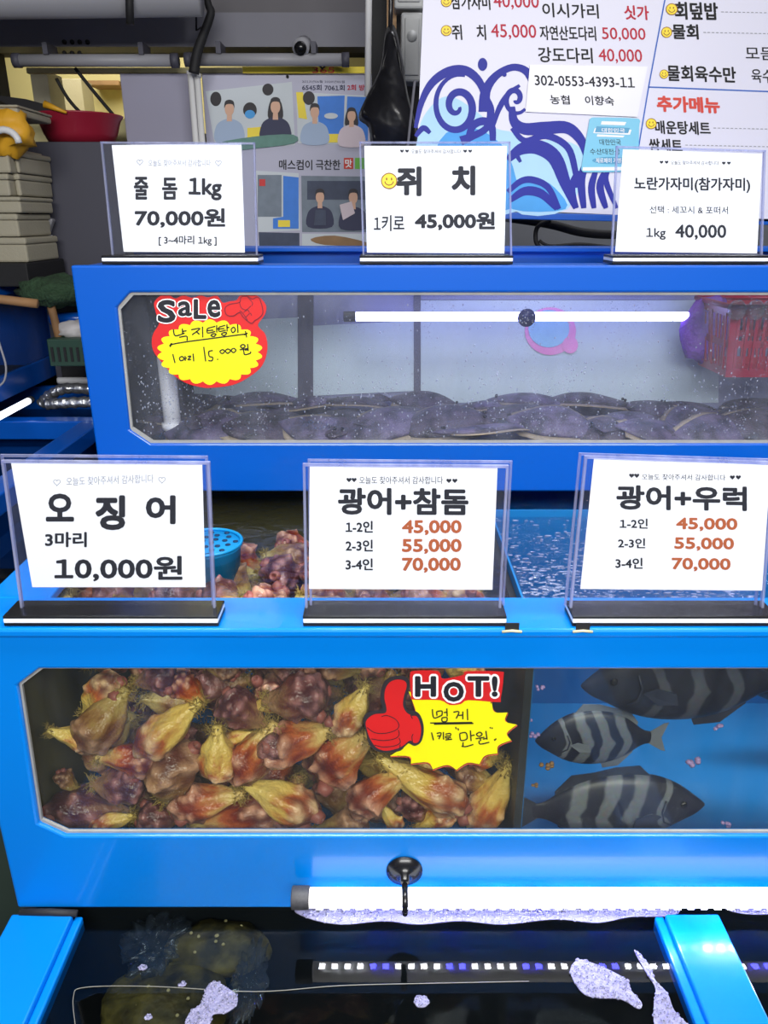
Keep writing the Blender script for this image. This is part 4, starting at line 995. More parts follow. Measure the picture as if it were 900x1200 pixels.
def flatfish(j, loc, yaw, rx, ry, L, label, group='flatfish heaped in the upper tank'):
    if j not in fpro:
        body, fin, tail, ey = FM[j]; o = bpy.data.objects.new('flatfish', body); COL.objects.link(o)
        for nm, me in [('fringe_fin', fin), ('tail_fin', tail)] + [('eye', e) for e in ey]:
            c = bpy.data.objects.new(nm, me); COL.objects.link(c); c.parent = o
            if nm == 'fringe_fin': c.modifiers.new('thick', 'SOLIDIFY').thickness = .006
        fpro[j] = o
    else:
        o = copy_tree(fpro[j])
    o.location = loc; o.rotation_euler = (rx, ry, yaw); o.scale = (L, L, L); tag(o, label, 'fish', group); return o
spots = [(235, 500, 'flatfish beneath the white standpipe, head left'), (300, 505, 'dark flatfish lying below the SaLe sticker'), (375, 495, 'flatfish lying along the glass left of the tank middle'), (440, 506, 'flatfish with pale edge below the tilted sheet'), (510, 497, 'grey flatfish below the left end of the lamp'),
         (575, 508, 'flatfish against the glass below the lamp'), (640, 498, 'mauve flatfish below the round sticker'), (705, 507, 'flatfish pressed to the glass under the right part of the lamp'), (770, 494, 'flatfish leaning up toward the right lamp end'), (830, 503, 'mauve flatfish below the purple bag'), (890, 505, 'flatfish at the far right of the heap')]
rnd = random.Random(9)
for i, (u, v, lab) in enumerate(spots):
    c = at(u, v, 1.66); flatfish(i % 3, (c.x, 1.665 + rnd.uniform(-.01, .015), 1.108 + rnd.uniform(-.012, .012)), rnd.choice([0, math.pi]) + rnd.uniform(-.3, .3), rnd.uniform(.25, .5), rnd.uniform(-.16, .16), rnd.uniform(.24, .30), lab)
for i in range(26):
    x = -.5 + (i % 13) * .135 + (.06 if i > 12 else 0) + rnd.uniform(-.03, .03); flatfish(rnd.randrange(3), (x, (1.75 if i < 13 else 1.86) + rnd.uniform(-.02, .02), 1.108 + (.008 if i > 12 else 0) + rnd.uniform(-.012, .014)), rnd.uniform(0, 6.28), rnd.uniform(-.15, .25), rnd.uniform(-.1, .1), rnd.uniform(.22, .28), 'flatfish in the back layer of the heap in the upper tank')

# ================================================================== LED TUBE AND FLOOR TANK
WZ = .437
t, A, B_ = strip_light('aquarium_light', 'long lit white LED tube along the foot of the lower tank', 360, 1010, 1052, .938, .0155, TUBE)
strip = t
k = 0; x = A.x + .02; pat = 'WWWBB'
lw = lb = None
while x < B_.x - .01:
    ch = ('WWWWBBWWWWBB')[k % 12]; q = MB(); q.box(-.005, .005, -.0042, .0042, -.0022, 0)
    src = lw if ch == 'W' else lb
    if src is None:
        me = q.mesh('led', LED_W if ch == 'W' else LED_B); o = bpy.data.objects.new('led', me)
        if ch == 'W': lw = o
        else: lb = o
    else: o = src.copy()
    COL.objects.link(o); o.parent = strip; o.location = Vector((x, .935, A.z - .0155)) - world_of(strip)
    x += .0215; k += 1
cu = at(474, 1021, LY - .002); q = MB(); q.lathe([(.030, 0), (.0295, .003), (.018, .008), (.008, .013), (.007, .024), (0, .024)], (cu.x, LY - .0005, cu.z), (0, -1, 0), 28); cup = q.build('suction_cup', BLACK, strip)
q = MB(); q.tube([(cu.x, LY - .02, cu.z - .004), (cu.x, .918, cu.z - .012), (cu.x, .917, A.z), (cu.x, .922, A.z - .016), (cu.x, .934, A.z - .02)], .005, 8); q.build('clip_hook', BLACK, cup)

ft = thing('floor_tank', 'low blue-framed tank of dark water in front of the lower tank', 'fish tank', (.2, .45, 0))
for x0, x1 in ((-.625, -.522), (.472, .562), (1.5, 1.6)):
    q = MB(); q.box(x0, x1, -.1, .962, .425, .458); q.build('rail', BLUE, ft, .003)
for x0, x1 in ((-.522, -.508), (.457, .472)):
    q = MB(); q.box(x0, x1, -.1, .966, .418, .448); q.build('rail_lip', BLUE, ft, .003)
q = MB(); q.box(-.52, 1.6, -.1, -.08, .05, .458); q.build('near_wall', BLUE, ft)
q = MB(); q.box(-.625, -.6, -.08, .962, .0, .425); q.box(1.575, 1.6, -.08, .962, .0, .425); q.box(-.625, 1.6, 1.0, 1.02, .0, .455); q.build('side_wall', DARK_IN, ft)
q = MB(); q.box(-.6, 1.575, -.08, 1.0, .0, .04); q.build('tank_floor', DARK_IN, ft)
q = MB(); q.sheet(-.6, 1.574, -.078, .998, WZ); tag(q.build('water', W_FLOOR), 'dark still water in the floor tank mirroring the LED tube', 'water', kind='stuff')
q = MB(); q.tube([(-.612, .964, .459), (-.56, .962, .462), (-.515, .962, .459)], .006, 6); q.build('torn_sealant', BLACK_M, ft)

# foam
def foam(label, pts, seed, Z_=WZ, closed=True):
    r_ = random.Random(seed); pl = Plane((0, 0, Z_), (0, 0, 1)); P = [pl.hit(u, v) for u, v in smooth(pts, 5, True)]
    t = thing('foam_patch', label, 'foam', sum(P, Vector()) / len(P), 'patches of foam on the dark water')
    c = sum(P, Vector()) / len(P); q = MB(); q.prism(P, (0, 0, .0025)); o = q.build('froth', FOAM, t, .001)
    q = MB(); xs = [p.x for p in P]; ys = [p.y for p in P]; n = 0; ar = (max(xs) - min(xs)) * (max(ys) - min(ys))
    def inside(x, y):
        k = False; j = len(P) - 1
        for i in range(len(P)):
            if (P[i].y > y) != (P[j].y > y) and x < (P[j].x - P[i].x) * (y - P[i].y) / (P[j].y - P[i].y) + P[i].x: k = not k
            j = i
        return k
    d = MB()
    N = min(620, int(ar * 60000) + 10)
    for _ in range(N):
        x, y = r_.uniform(min(xs), max(xs)), r_.uniform(min(ys), max(ys))
        if not inside(x, y): continue
        rr = r_.uniform(.0012, .0030); q.ball((x, y, Z_ + .0025), rr, rr, rr * .8, 7)
        if r_.random() < .45: d.lathe([(rr * .5, 0), (rr * .35, rr * .06), (0, rr * .06)], (x + rr * .1, y - rr * .1, Z_ + .0025 + rr * .78), (0, -.2, 1), 6)
    if q.v: tag(q.build('bubbles', FOAM, t), kind='stuff')
    if d.v: tag(d.build('bubble_centres', BUBBLE, t), kind='stuff')
    return t
y_ = 1060
foam('long lilac band of foam along the foot of the lower tank, under the LED tube', [(348, 1066), (420, 1064), (560, 1064), (700, 1064), (790, 1064), (786, 1074), (740, 1075), (700, 1082), (650, 1078), (590, 1084), (540, 1080), (490, 1084), (450, 1080), (400, 1084), (362, 1077)], 1)
foam('foam along the lower tank foot right of the blue cross rail', [(850, 1064), (905, 1064), (940, 1068), (900, 1072), (868, 1071)], 2)
foam('ragged foam patch with a hole, left of the blue cross rail', smooth([(668, 1140), (676, 1126), (690, 1128), (715, 1138), (735, 1150), (740, 1162), (752, 1176), (748, 1183), (728, 1172), (700, 1170), (682, 1164)], 1, True), 3)
foam('long foam streak running toward the viewer beside the blue cross rail', [(743, 1114), (752, 1122), (762, 1134), (768, 1150), (782, 1165), (790, 1185), (806, 1205), (770, 1206), (766, 1180), (768, 1160), (760, 1145), (752, 1132)], 4)
foam('white bubbly foam patch at the bottom left of the dark water', [(242, 1158), (252, 1151), (266, 1158), (278, 1168), (276, 1180), (264, 1188), (250, 1190), (244, 1203), (218, 1204), (222, 1188), (236, 1176)], 5)
foam('small round foam fleck at bottom centre', [(486, 1170), (496, 1168), (503, 1174), (498, 1181), (488, 1180)], 6)
foam('tiny foam fleck upper left in the dark water', [(162, 1135), (168, 1131), (173, 1134), (168, 1138)], 7)
foam('tiny foam fleck above the white bubbly patch', [(210, 1155), (215, 1151), (218, 1155), (213, 1157)], 8)
foam('tiny foam fleck near the bottom left brown fish', [(170, 1193), (175, 1189), (179, 1193), (173, 1196)], 9)
# brown fish and a clear bag under the surface
def lump(label, u, v, z, ru, rv, rz, seed):
    c = atz(u, v, z); d = (c - EYE).length / F; q = MB(); q.ball((c.x, c.y, z), ru * d, rv * d * 1.3, rz, 24, 0, .18, 2)
    t = thing('flatfish', label, 'fish', (c.x, c.y, z - rz)); q.build('body', BROWNF, t); r_ = random.Random(seed)
    for _ in range(9):
        a = r_.uniform(0, 6.28); s = r_.uniform(0, .75); x, y = s * math.cos(a), s * math.sin(a); e = MB(); hz = z + rz * math.sqrt(1 - s * s) * 1.0
        e.ball((c.x + x * ru * d, c.y + y * rv * d * 1.3, hz), .003, .003, .002, 8); e.build('spot', SPECK, t)
lump('speckled brown rounded fish just under the dark water below the lower tank', 255, 1112, .395, 52, 24, .03, 1)
lump('speckled olive rounded fish at the bottom left under dark water', 195, 1180, .385, 62, 34, .035, 2)
c = atz(180, 1105, .412); q = MB(); q.ball((c.x, c.y, .412), .045, .05, .012, 40, 0, 1.0, 3.6); tag(q.build('plastic_bag', BAGCLEAR), 'crumpled clear plastic bag floating left of the upper brown fish', 'bag')
c = atz(292, 1150, .412); q = MB(); q.ball((c.x, c.y, .414), .022, .06, .010, 40, 0, 1.0, 3.6); tag(q.build('plastic_bag', BAGCLEAR), 'crumpled clear plastic strip floating beside the white bubbly foam', 'bag')
pl = Plane((0, 0, WZ + .001), (0, 0, 1)); path = [pl.hit(*p) for p in smooth([(88, 1200), (86, 1168), (100, 1157), (180, 1156), (300, 1162), (400, 1155), (520, 1152), (620, 1150)], 6)]
q = MB(); q.tube(path, .0007, 5); tag(q.build('nylon_line', mat('nylon', srgb(120, 118, 108), .4)), 'thin pale line floating across the dark water', 'line')

# ================================================================== MENU BOARD
BY = 2.03; bp_ = front(BY)
o0 = bp_.hit(600, 250)
mb_ = thing('menu_board', 'large white menu board with blue waves hanging behind the upper tank', 'menu board', (o0.x, BY, o0.z))
def Bq(pts, m, nm, off, th=None):
    q = MB()
    if th: q.prism([bp_.hit(u, v) for u, v in pts], (0, th, 0))
    else: add_poly(q, bp_, pts, 0, off)
    return q.build(nm, m, mb_)
Bq([(499, -70), (1190, -50), (1180, 272), (486, 241)], BOARD, 'panel', 0, .008)
q = MB(); a, b_ = bp_.hit(486, 246), bp_.hit(1180, 262); q.prism([a, b_, b_ - Vector((0, 0, .016)), a - Vector((0, 0, .016))], (0, .006, 0)); q.build('lower_edging', BLUE_UP, mb_, .002)
zb_ = Z((450, 0), 2.0)
q = MB()
for pts in ([(78, 328), (100, 262), (150, 225), (215, 260), (260, 300), (320, 330), (330, 490), (74, 488)], [(330, 350), (420, 330), (470, 370), (430, 490), (300, 490)]):
    add_poly(q, bp_, smooth(zb_(pts), 4, True), 0, .0003 if pts[0][0] < 100 else .00045)
q.build('pale_wave_fill', WAVE_L, mb_)
q = MB()
for pts in ([(130, 330), (210, 300), (290, 360), (300, 488), (110, 486)], [(300, 430), (350, 415), (400, 440), (425, 490), (300, 490)]):
    add_poly(q, bp_, smooth(zb_(pts), 4, True), 0, .0006 if pts[0][0] < 200 else .00075)
q.build('mid_wave_fill', WAVE_M, mb_)
q = MB()
WS = []
def sw(pts, w0, w1=None, n=5):
    w1 = w0 if w1 is None else w1
    add_ribbon(q, bp_, smooth(zb_(pts), n), lambda t: (w0 + (w1 - w0) * math.sin(math.pi * min(1, t * 1.0))) * .68, 0, .0009 + 4e-5 * len(WS)); WS.append(1)
sp1 = [(172 + (5 + 4.9 * a) * math.cos(a + .2), 250 + (5 + 6.4 * a) * math.sin(a + .2)) for a in [i * .30 for i in range(38)]]
sw(sp1, 5, 13, 2)
sw([(74, 300), (88, 240), (112, 195), (150, 168), (190, 165), (222, 190), (238, 232), (236, 262)], 6, 16)
sw([(74, 320), (92, 300), (108, 312)], 6, 10)
sw([(236, 262), (238, 215), (262, 178), (300, 158), (332, 166), (352, 196), (356, 225)], 22, 12)
sw([(236, 230), (250, 260), (240, 300), (205, 320), (180, 330)], 16, 12)
sp2 = [(308 + (3 + 3.4 * a) * math.cos(-a + 2.2), 232 + (4 + 4.2 * a) * math.sin(-a + 2.2)) for a in [i * .3 for i in range(27)]]
sw(sp2, 5, 10, 2)
sw([(255, 300), (268, 258), (290, 222), (318, 200)], 5, 10)
sw([(255, 330), (252, 296), (232, 284), (208, 296), (196, 330)], 10, 14)
sw([(300, 250), (305, 285), (330, 302), (380, 300), (430, 300), (462, 330), (478, 375)], 10, 22)
sw([(300, 300), (330, 330), (380, 318), (430, 345), (448, 400), (452, 440)], 8, 12)
sw([(290, 375), (320, 350), (360, 345), (400, 370), (425, 430), (450, 488)], 10, 26)
sw([(290, 450), (320, 425), (350, 422), (385, 440), (410, 490)], 8, 12)
sw([(295, 470), (330, 448), (370, 455), (405, 490)], 8, 16)
sw([(320, 380), (312, 360), (330, 345)], 5, 8)
sw([(455, 400), (440, 440), (450, 488)], 8, 12)
sw([(478, 375), (462, 420), (468, 488)], 9, 14)
sw([(496, 400), (486, 440), (492, 488)], 8, 12)
sw([(515, 405), (506, 440), (520, 488)], 8, 13)
sw([(525, 400), (520, 425), (545, 488)], 6, 10)
add_poly(q, bp_, zb_(ell(231, 151, 11, 15)), 0, .0020); add_poly(q, bp_, zb_(ell(282, 175, 5, 5)), 0, .0020)
q.build('wave_drawing', WAVE, mb_)
q = MB()
add_ribbon(q, bp_, [(782, -20), (779, 0), (760, 102), (749, 168), (738, 236)], 1.6, 0, .0008); add_ribbon(q, bp_, [(760, 102), (905, 107.5), (1180, 118)], 1.6, 0, .0008)
q.build('rule_line', INK_LINE, mb_)
btxt = [('참가자미', 529, -8, 575, 11, .02, .02, INK2), ('40,000', 579, -7, 632, 11, .015, .01, INK_RED), ('이시가리', 636, 3, 702, 20, .03, .02, INK2), ('싯가', 732, 6, 761, 23, .03, .03, INK_RED),
        ('쥐', 530, 29, 542, 47, 0, .02, INK2), ('치', 559, 29, 570, 47, 0, .02, INK2), ('45,000', 576, 28, 629, 46, .02, .01, INK_RED), ('자연산도다리', 633, 30, 699, 47, .015, .02, INK2), ('50,000', 706, 32, 757, 48, .02, .01, INK_RED),
        ('강도다리', 631, 55, 695, 73, .02, .02, INK2), ('40,000', 702, 57, 753, 74, .02, .01, INK_RED),
        ('회덮밥', 791, 2, 842, 23, .02, .035, INK2), ('물회', 788, 28, 819, 46, .02, .035, INK2), ('모듬', 874, 55, 908, 70, .02, .01, INK2), ('물회육수만', 782, 76, 863, 95, .03, .03, INK2), ('육수', 881, 81, 906, 97, .02, .01, INK2),
        ('추가메뉴', 770, 112, 844, 131, .03, .05, INK_CORAL), ('매운탕세트', 768, 141, 833, 157, .025, .03, INK2), ('쌈세트', 761, 162, 800, 178, .025, .03, INK2)]
for body, u0, v0, u1, v1, sl, bold, m in btxt:
    q = MB(); add_text(q, bp_, body, u0, v0, u1, v1, sl, bold, lean=-1.2, off=.0009); q.build('lettering', m, mb_)
q = MB()
for u0, v0 in ((845, 14), (824, 38), (836, 150), (803, 170)):
    u = u0
    while u < 1100: add_ribbon(q, bp_, [(u, v0 + (u - u0) * .02), (u + 3, v0 + (u + 3 - u0) * .02)], .9, 0, .0009); u += 5
q.build('dashed_leader', INK_GREY, mb_)
for s in ((523, 2, 6), (523, 36, 6), (787, 11, 6.5), (781, 38, 6), (778, 87, 5), (763, 145, 6)): add_smiley(bp_, *s, mb_, .0012)
# cards stuck on the board
def card(name, label, quad, m, lines, inks, yoff, extra=None, round_=False):
    pl = front(BY - yoff); P = [pl.hit(*p) for p in quad]; c = sum(P, Vector()) / len(P)
    t = thing(name, label, 'card', (c.x, c.y, min(p.z for p in P)))
    q = MB(); q.prism(P, (0, .0015, 0)); q.build('card_sheet', m, t, .002 if round_ else 0)
    for body, u0, v0, u1, v1, sl, bold, mm in lines: q = MB(); add_text(q, pl, body, u0, v0, u1, v1, sl, bold, lean=-1, off=.0006); q.build('lettering', mm, t)
    if extra: extra(pl, t)
    return t
card('account_card', 'white laminated card with bank account number on the menu board', [(621, 76), (759, 78), (747, 137), (616, 131)], mat('laminated_card', srgb(226, 226, 234), .3), [('302-0553-4393-11', 627, 88, 744, 100, .025, .02, INK), ('농협', 645, 111, 668, 122, .03, .02, INK), ('이향숙', 686, 112, 720, 123, .03, .02, INK)], None, .0045)
def teal_extra(pl, t):
    q = MB(); add_poly(q, pl, [(697, 150), (740, 152), (738, 158), (695, 156)], 0, .0006); add_poly(q, pl, [(705, 142), (734, 143), (732, 147), (704, 146)], 0, .0006); add_poly(q, pl, [(700, 157.5), (732, 159), (730, 161), (699, 160)], 0, .0006)
    add_poly(q, pl, [(683, 196), (747, 195.5), (746.5, 199.5), (682.5, 200)], 0, .0006); q.build('white_banner', PAPER, t)
    q = MB(); add_poly(q, pl, [(699, 148), (738, 150), (736, 156), (697, 155)], 0, .0009); add_poly(q, pl, ell(716, 188, 22, 4.2), 0, .0006) if False else None; q.build('teal_banner', TEAL_D, t)
    q = MB(); add_poly(q, pl, ell(716, 188, 22, 4.2), 0, .0006); q.build('teal_oval', TEAL_D, t)
    q = MB(); add_text(q, pl, '대한민국', 705, 150, 732, 155, .02, .02, off=.0012); q.build('lettering', PAPER, t); q = MB(); add_text(q, pl, '제로페이 가맹점', 698, 185, 732, 191, .01, .01, off=.0012); q.build('lettering', PAPER, t)
card('notice_card', 'teal rounded notice card below the account card on the menu board', smooth([(692, 139), (700, 137.5), (742, 138.5), (750, 141), (749, 150), (748, 195), (746, 200), (738, 201), (690, 202), (682, 200), (682, 192), (690, 146)], 3, True), TEAL, [('대한민국', 703, 163, 728, 170, .01, .0, INK), ('수산대전상', 692, 174, 727, 181, .01, .0, INK)], None, .0045, teal_extra)
# cables between board and tank
q = MB(); P = [at(u, v, 2.16) for u, v in smooth([(560, 250), (640, 262), (680, 272), (720, 275), (780, 272)], 6)]; q.tube(P, .011, 10)
tag(q.build('cable_bundle', BLACK_M), 'thick black cable bundle running below the menu board', 'cable')
q = MB(); P = [at(u, v, 2.14) for u, v in smooth([(645, 258), (630, 266), (628, 282), (634, 292)], 6)]; q.tube(P, .006, 8); tag(q.build('cable', BLACK_M), 'black cable looping down beneath the menu board', 'cable')
q = MB(); P = [at(u, v, 2.13) for u, v in smooth([(632, 282), (645, 288), (680, 286), (720, 290)], 6)]; q.tube(P, .004, 8); tag(q.build('cable', BLACK_M), 'thin cable lying on the tank back below the menu board', 'cable')

# ================================================================== BACKGROUND LEFT AND POSTER
PY = 3.0
def wallpanel(label, u0, v0, u1, v1, Y, m, name='partition_panel', th=.02, zb=None):
    pl = front(Y); P = [pl.hit(u0, v0), pl.hit(u1, v0), pl.hit(u1, v1), pl.hit(u0, v1)]
    x0, x1 = P[0].x, P[1].x; q = MB(); q.box(x0, x1, Y, Y + th, P[2].z if zb is None else zb, P[0].z); o = q.build(name, m, None, .003); tag(o, label, 'panel'); return o
wallpanel('plain grey partition panel behind the upper left price sign', 140, 86, 233, 180, PY, PANEL, zb=1.0)
wallpanel('grey partition panel carrying the poster', 236, 86, 452, 300, PY + .012, PANEL, zb=.9)
pp = front(PY); c = pp.hit(330, 290)
po = thing('poster', 'wall poster with photographs of seated presenters and Korean headline', 'poster', (c.x, PY, c.z))
q = MB(); q.prism([pp.hit(*p) for p in [(237, 88), (436, 88), (434, 288), (250, 290)]], (0, .003, 0)); q.build('paper', POSTER, po)
def photo(pts, polys, mats, nm='printed_photo'):
    q = MB(); add_poly(q, pp, pts, 0, .0008)
    for i, (pl_, mi) in enumerate(polys): add_poly(q, pp, pl_, mi, .0014 + i * .00035)
    q.build(nm, mats, po)
def person(cx, top, s, shirt, long_=False):
    L = []
    if long_: L.append((smooth([(cx - 6 * s, top + 6 * s), (cx, top), (cx + 6 * s, top + 6 * s), (cx + 7 * s, top + 22 * s), (cx - 7 * s, top + 22 * s)], 4, True), 2))
    L.append((smooth([(cx - 14 * s, top + 45 * s), (cx - 14 * s, top + 28 * s), (cx - 5 * s, top + 21 * s), (cx + 5 * s, top + 21 * s), (cx + 14 * s, top + 28 * s), (cx + 14 * s, top + 45 * s)], 4, True), shirt))
    L.append(([(cx - 2.4 * s, top + 14 * s), (cx + 2.4 * s, top + 14 * s), (cx + 2.8 * s, top + 23 * s), (cx - 2.8 * s, top + 23 * s)], 1))
    L.append((ell(cx, top + 10 * s, 4.9 * s, 7.2 * s), 1))
    L.append((smooth([(cx - 5.4 * s, top + 9 * s), (cx - 4.5 * s, top + 2 * s), (cx, top), (cx + 4.5 * s, top + 2 * s), (cx + 5.4 * s, top + 9 * s), (cx + 3.5 * s, top + 5 * s), (cx - 3 * s, top + 5 * s)], 3, True), 2))
    return L
PM = [PR_BG, PR_SKIN, PR_HAIR, PR_SHIRT, PR_NAVY, PR_GREEN, RUST, PR_PINKW, PR_BLUE, WAVE_M, YBAN, PR_GREY, PR_DARK]
photo([(241, 107), (342, 96), (346, 170), (253, 178)],
      [(ell(253, 116, 6.5, 8.5), 2), (ell(314, 105, 6.5, 7), 2), (ell(293, 129, 8, 9), 2), (ell(293, 134, 6, 5), 9), ([(290, 150), (316, 148), (316, 166), (290, 166)], 10)] + person(269, 117, 1.1, 3) + person(323, 114, 1.15, 4, True) + [(smooth([(255, 168), (300, 160), (344, 158), (345, 168), (300, 174), (256, 178)], 3, True), 5)], PM)
photo([(347, 108), (432, 112), (430, 170), (349, 168)],
      [([(372, 113), (404, 112), (402, 164), (374, 166)], 8), ([(407, 113), (432, 114), (431, 165), (405, 164)], 8), ([(347, 108), (355, 108), (360, 140), (350, 138)], 10), (ell(362, 115, 7, 8), 2), ([(380, 157), (398, 157), (398, 167), (380, 167)], 10), (ell(388, 136, 8, 3.5), 0)] + person(369, 121, 1.05, 3) + person(412, 126, 1.0, 7, True), PM)
photo([(300, 200), (350, 203), (352, 270), (303, 272)], [([(302, 205), (330, 205), (330, 254), (302, 254)], 11), ([(304, 210), (311, 210), (311, 218), (304, 218)], 13), ([(332, 206), (350, 208), (350, 268), (320, 268), (320, 256), (332, 254)], 8), ([(326, 258), (340, 258), (340, 266), (326, 266)], 10)], PM + [RED])
photo([(353, 206), (434, 207), (434, 272), (354, 272)], [([(360, 212), (430, 212), (430, 234), (360, 234)], 12)] + person(375, 221, 1.0, 4) + person(414, 221, 1.05, 4) + [([(398, 240), (412, 236), (416, 250), (402, 258)], 7), ([(370, 246), (382, 246), (382, 264), (368, 264)], 12)], [PR_GREY] + PM[1:])
photo([(303, 272), (351, 273), (351, 289), (304, 290)], [(smooth([(306, 276), (330, 273), (350, 280), (344, 288), (312, 288)], 3, True), 0)], [PR_DARK])
photo([(354, 274), (434, 274), (434, 289), (354, 289)], [(smooth([(364, 280), (392, 276), (430, 284), (430, 288), (380, 287)], 3, True), 6)], [PR_BG] + PM[1:])
for body, u0, v0, u1, v1, bold, m in [('매스컴이', 327, 187, 366, 199, .02, INK), ('극찬한', 370, 187, 399, 199, .02, INK), ('6545회 7061회', 354, 99, 404, 106, .03, PR_NAVY), ('2회 방영', 407, 99, 434, 106, .03, INK_RED), ('2013년06월 2020년05월', 354, 94, 404, 97, .0, PR_NAVY)]:
    q = MB(); add_text(q, pp, body, u0, v0, u1, v1, .01, bold, off=.001); q.build('lettering', m, po)
q = MB(); add_poly(q, pp, [(403, 185), (414, 185), (414, 198), (403, 198)], 0, .0008); q.build('red_square', INK_CORAL, po)
q = MB(); add_text(q, pp, '맛', 404.5, 186.5, 412.5, 196.5, 0, .03, off=.0014); q.build('lettering', PAPER, po)
q = MB(); add_poly(q, pp, [(416, 185), (427, 185), (427, 198), (416, 198)], 0, .0008); q.build('green_square', mat('printed_green', srgb(110, 190, 70), .6), po)
for u, v in ((235, 89), (337, 90)):
    q = MB(); cc = pp.hit(u, v); q.ball((cc.x, PY - .004, cc.z), .005, n=8); q.build('pin', BLACK_M, po)
# two upright poles, black cable above them
for u0, u1, v0, lab in ((220, 228, 84, 'left of two thin steel poles before the partition'), (228, 236, 87, 'right of two thin steel poles before the partition')):
    a = at(u0 + 3, v0, 2.9); q = MB(); q.tube([(a.x, 2.9, .5), (a.x, 2.9, a.z)], .0105, 12); q.tube([(a.x, 2.9, a.z - .01), (a.x, 2.9, a.z + .002)], .013, 12); tag(q.build('steel_pole', PIPEW), lab, 'pole', 'thin poles before the partition')
q = MB(); P = [at(u, v, 2.85) for u, v in smooth([(236, -30), (244, 5), (247, 16), (238, 42), (231, 62), (227, 86)], 6)]; q.tube(P, [.010 + .008 * (i / len(P)) for i in range(len(P))], 8); tag(q.build('hanging_cable', BLACK_M), 'black taped cable hanging from the ceiling above the poles', 'cable')
q = MB(); P = [at(u, v, 2.85) for u, v in [(230, -30), (230, 36), (236, 32)]]; q.tube(P, .003, 6); tag(q.build('hanging_cable', BLACK_M), 'thin straight wire left of the taped ceiling cable', 'cable')
# fluorescent housings
for u0, u1, v, lab in ((20, 205, 71, 'dull grey lamp housing along the beam, left one'), (221, 405, 70, 'dull grey lamp housing along the beam, right one')):
    a, b_ = at(u0, v, 2.92), at(u1, v, 2.92); t = thing('lamp_housing', lab, 'light fixture', ((a.x + b_.x) / 2, 2.92, a.z), 'lamp housings under the beam')
    q = MB(); q.tube([(a.x, 2.92, a.z), (b_.x, 2.92, a.z)], .019, 16); q.build('housing', GREYTUBE, t)
    for x in (a.x, b_.x): q = MB(); q.tube([(x - .012, 2.92, a.z), (x + .012, 2.92, a.z)], .022, 16); q.build('end_cap', DARKPANEL, t)
    for s in (.2, .8): x = a.x + (b_.x - a.x) * s; q = MB(); q.box(x - .008, x + .008, 2.90, 2.99, a.z + .015, a.z + .05); q.build('bracket', DARKPANEL, t)
wallpanel('yellow lettered banner strip above the poster', 284, 78, 432, 86, PY - .01, YBAN, 'banner', .004)
q = MB(); add_text(q, front(PY - .012), '365', 366, 78.5, 392, 85.5, .0, .02, off=.001); q.build('lettering', INK_CORAL, bpy.data.objects['banner'])
wallpanel('cream lintel strip above the serving gap', 30, 79, 284, 86, PY + .02, CREAM, 'lintel_strip', .02)
# security camera on the beam
c = at(355, 54, 2.94); t = thing('security_camera', 'small grey security camera on the steel beam above the poster', 'camera', (c.x, 2.96, c.z))
q = MB(); q.tube([(c.x, 2.99, c.z + .015), (c.x - .004, 2.90, c.z - .012)], [.026, .028], 14); q.build('body', GREYTUBE, t)
q = MB(); q.tube([(c.x - .004, 2.9, c.z - .012), (c.x - .0045, 2.888, c.z - .016)], .020, 14); q.build('lens', BLACK, t)
q = MB(); q.tube([(c.x + .01, 2.985, c.z - .01), (c.x + .06, 2.98, c.z - .06), (c.x + .10, 2.98, c.z - .02), (c.x + .14, 2.98, c.z - .05)], .004, 6); q.build('lead', BLACK_M, t)
# bolts on the beam
for i in range(7):
    c = at(75 + (i % 4) * 9, 49 + (i // 4) * 13, 2.995); q = MB(); q.lathe([(.008, 0), (.006, .008), (0, .008)], (c.x, 3.0, c.z), (0, -1, 0), 8); tag(q.build('bolt', BLACK_M), 'dark bolt head in a cluster on the left of the beam', 'bolt', 'bolt heads on the steel beam')
q = MB(); a = at(0, 4, 2.7); q.tube([(-2.4, 2.7, a.z), (-.55, 2.7, a.z + .02)], .055, 16); tag(q.build('overhead_pipe', GREYTUBE), 'large grey pipe crossing the top left corner', 'pipe')
q = MB(); a = at(150, 5, 2.63); q.tube([(a.x, 2.63, a.z - .05), (a.x + .01, 2.63, a.z + .06)], .012, 8); tag(q.build('pipe_clamp', BLACK_M), 'black clamp hanging on the overhead pipe', 'clamp')
# white vertical conduit, black bag, dusty boxes left of the board
a = at(431, 90, 2.5); q = MB(); q.tube([(a.x, 2.5, a.z - .05), (a.x + .012, 2.5, 2.6)], .0095, 12); tag(q.build('conduit', PIPEW), 'white vertical conduit left of the black bag', 'pipe')
pl = front(2.35); pts = smooth([(452, 36), (462, 30), (470, 60), (478, 110), (488, 150), (486, 176), (440, 178), (432, 150), (420, 138), (430, 112), (446, 78)], 4, True)
q = MB(); P = [pl.hit(u, v) for u, v in pts]; cc = sum(P, Vector()) / len(P)
fr_ = [p.lerp(cc, .18) + Vector((0, -.028 + .02 * noise.noise(p * 30), 0)) for p in P]; bk = [p.lerp(cc, .45) + Vector((0, .035, 0)) for p in P]
n_ = len(P); q.add(P + fr_ + bk, [(i, (i + 1) % n_, n_ + (i + 1) % n_, n_ + i) for i in range(n_)] + [((i + 1) % n_, i, 2 * n_ + i, 2 * n_ + (i + 1) % n_) for i in range(n_)] + [list(range(n_, 2 * n_)), list(range(2 * n_, 3 * n_))[::-1]], 0, True)
q.tube([pl.hit(457, 46), pl.hit(458, 10), Vector((pl.hit(458, 10).x, 2.36, 3.2))], .006, 6)
tag(q.build('plastic_bag', BAGBLK), 'black plastic bag hanging left of the menu board', 'bag')
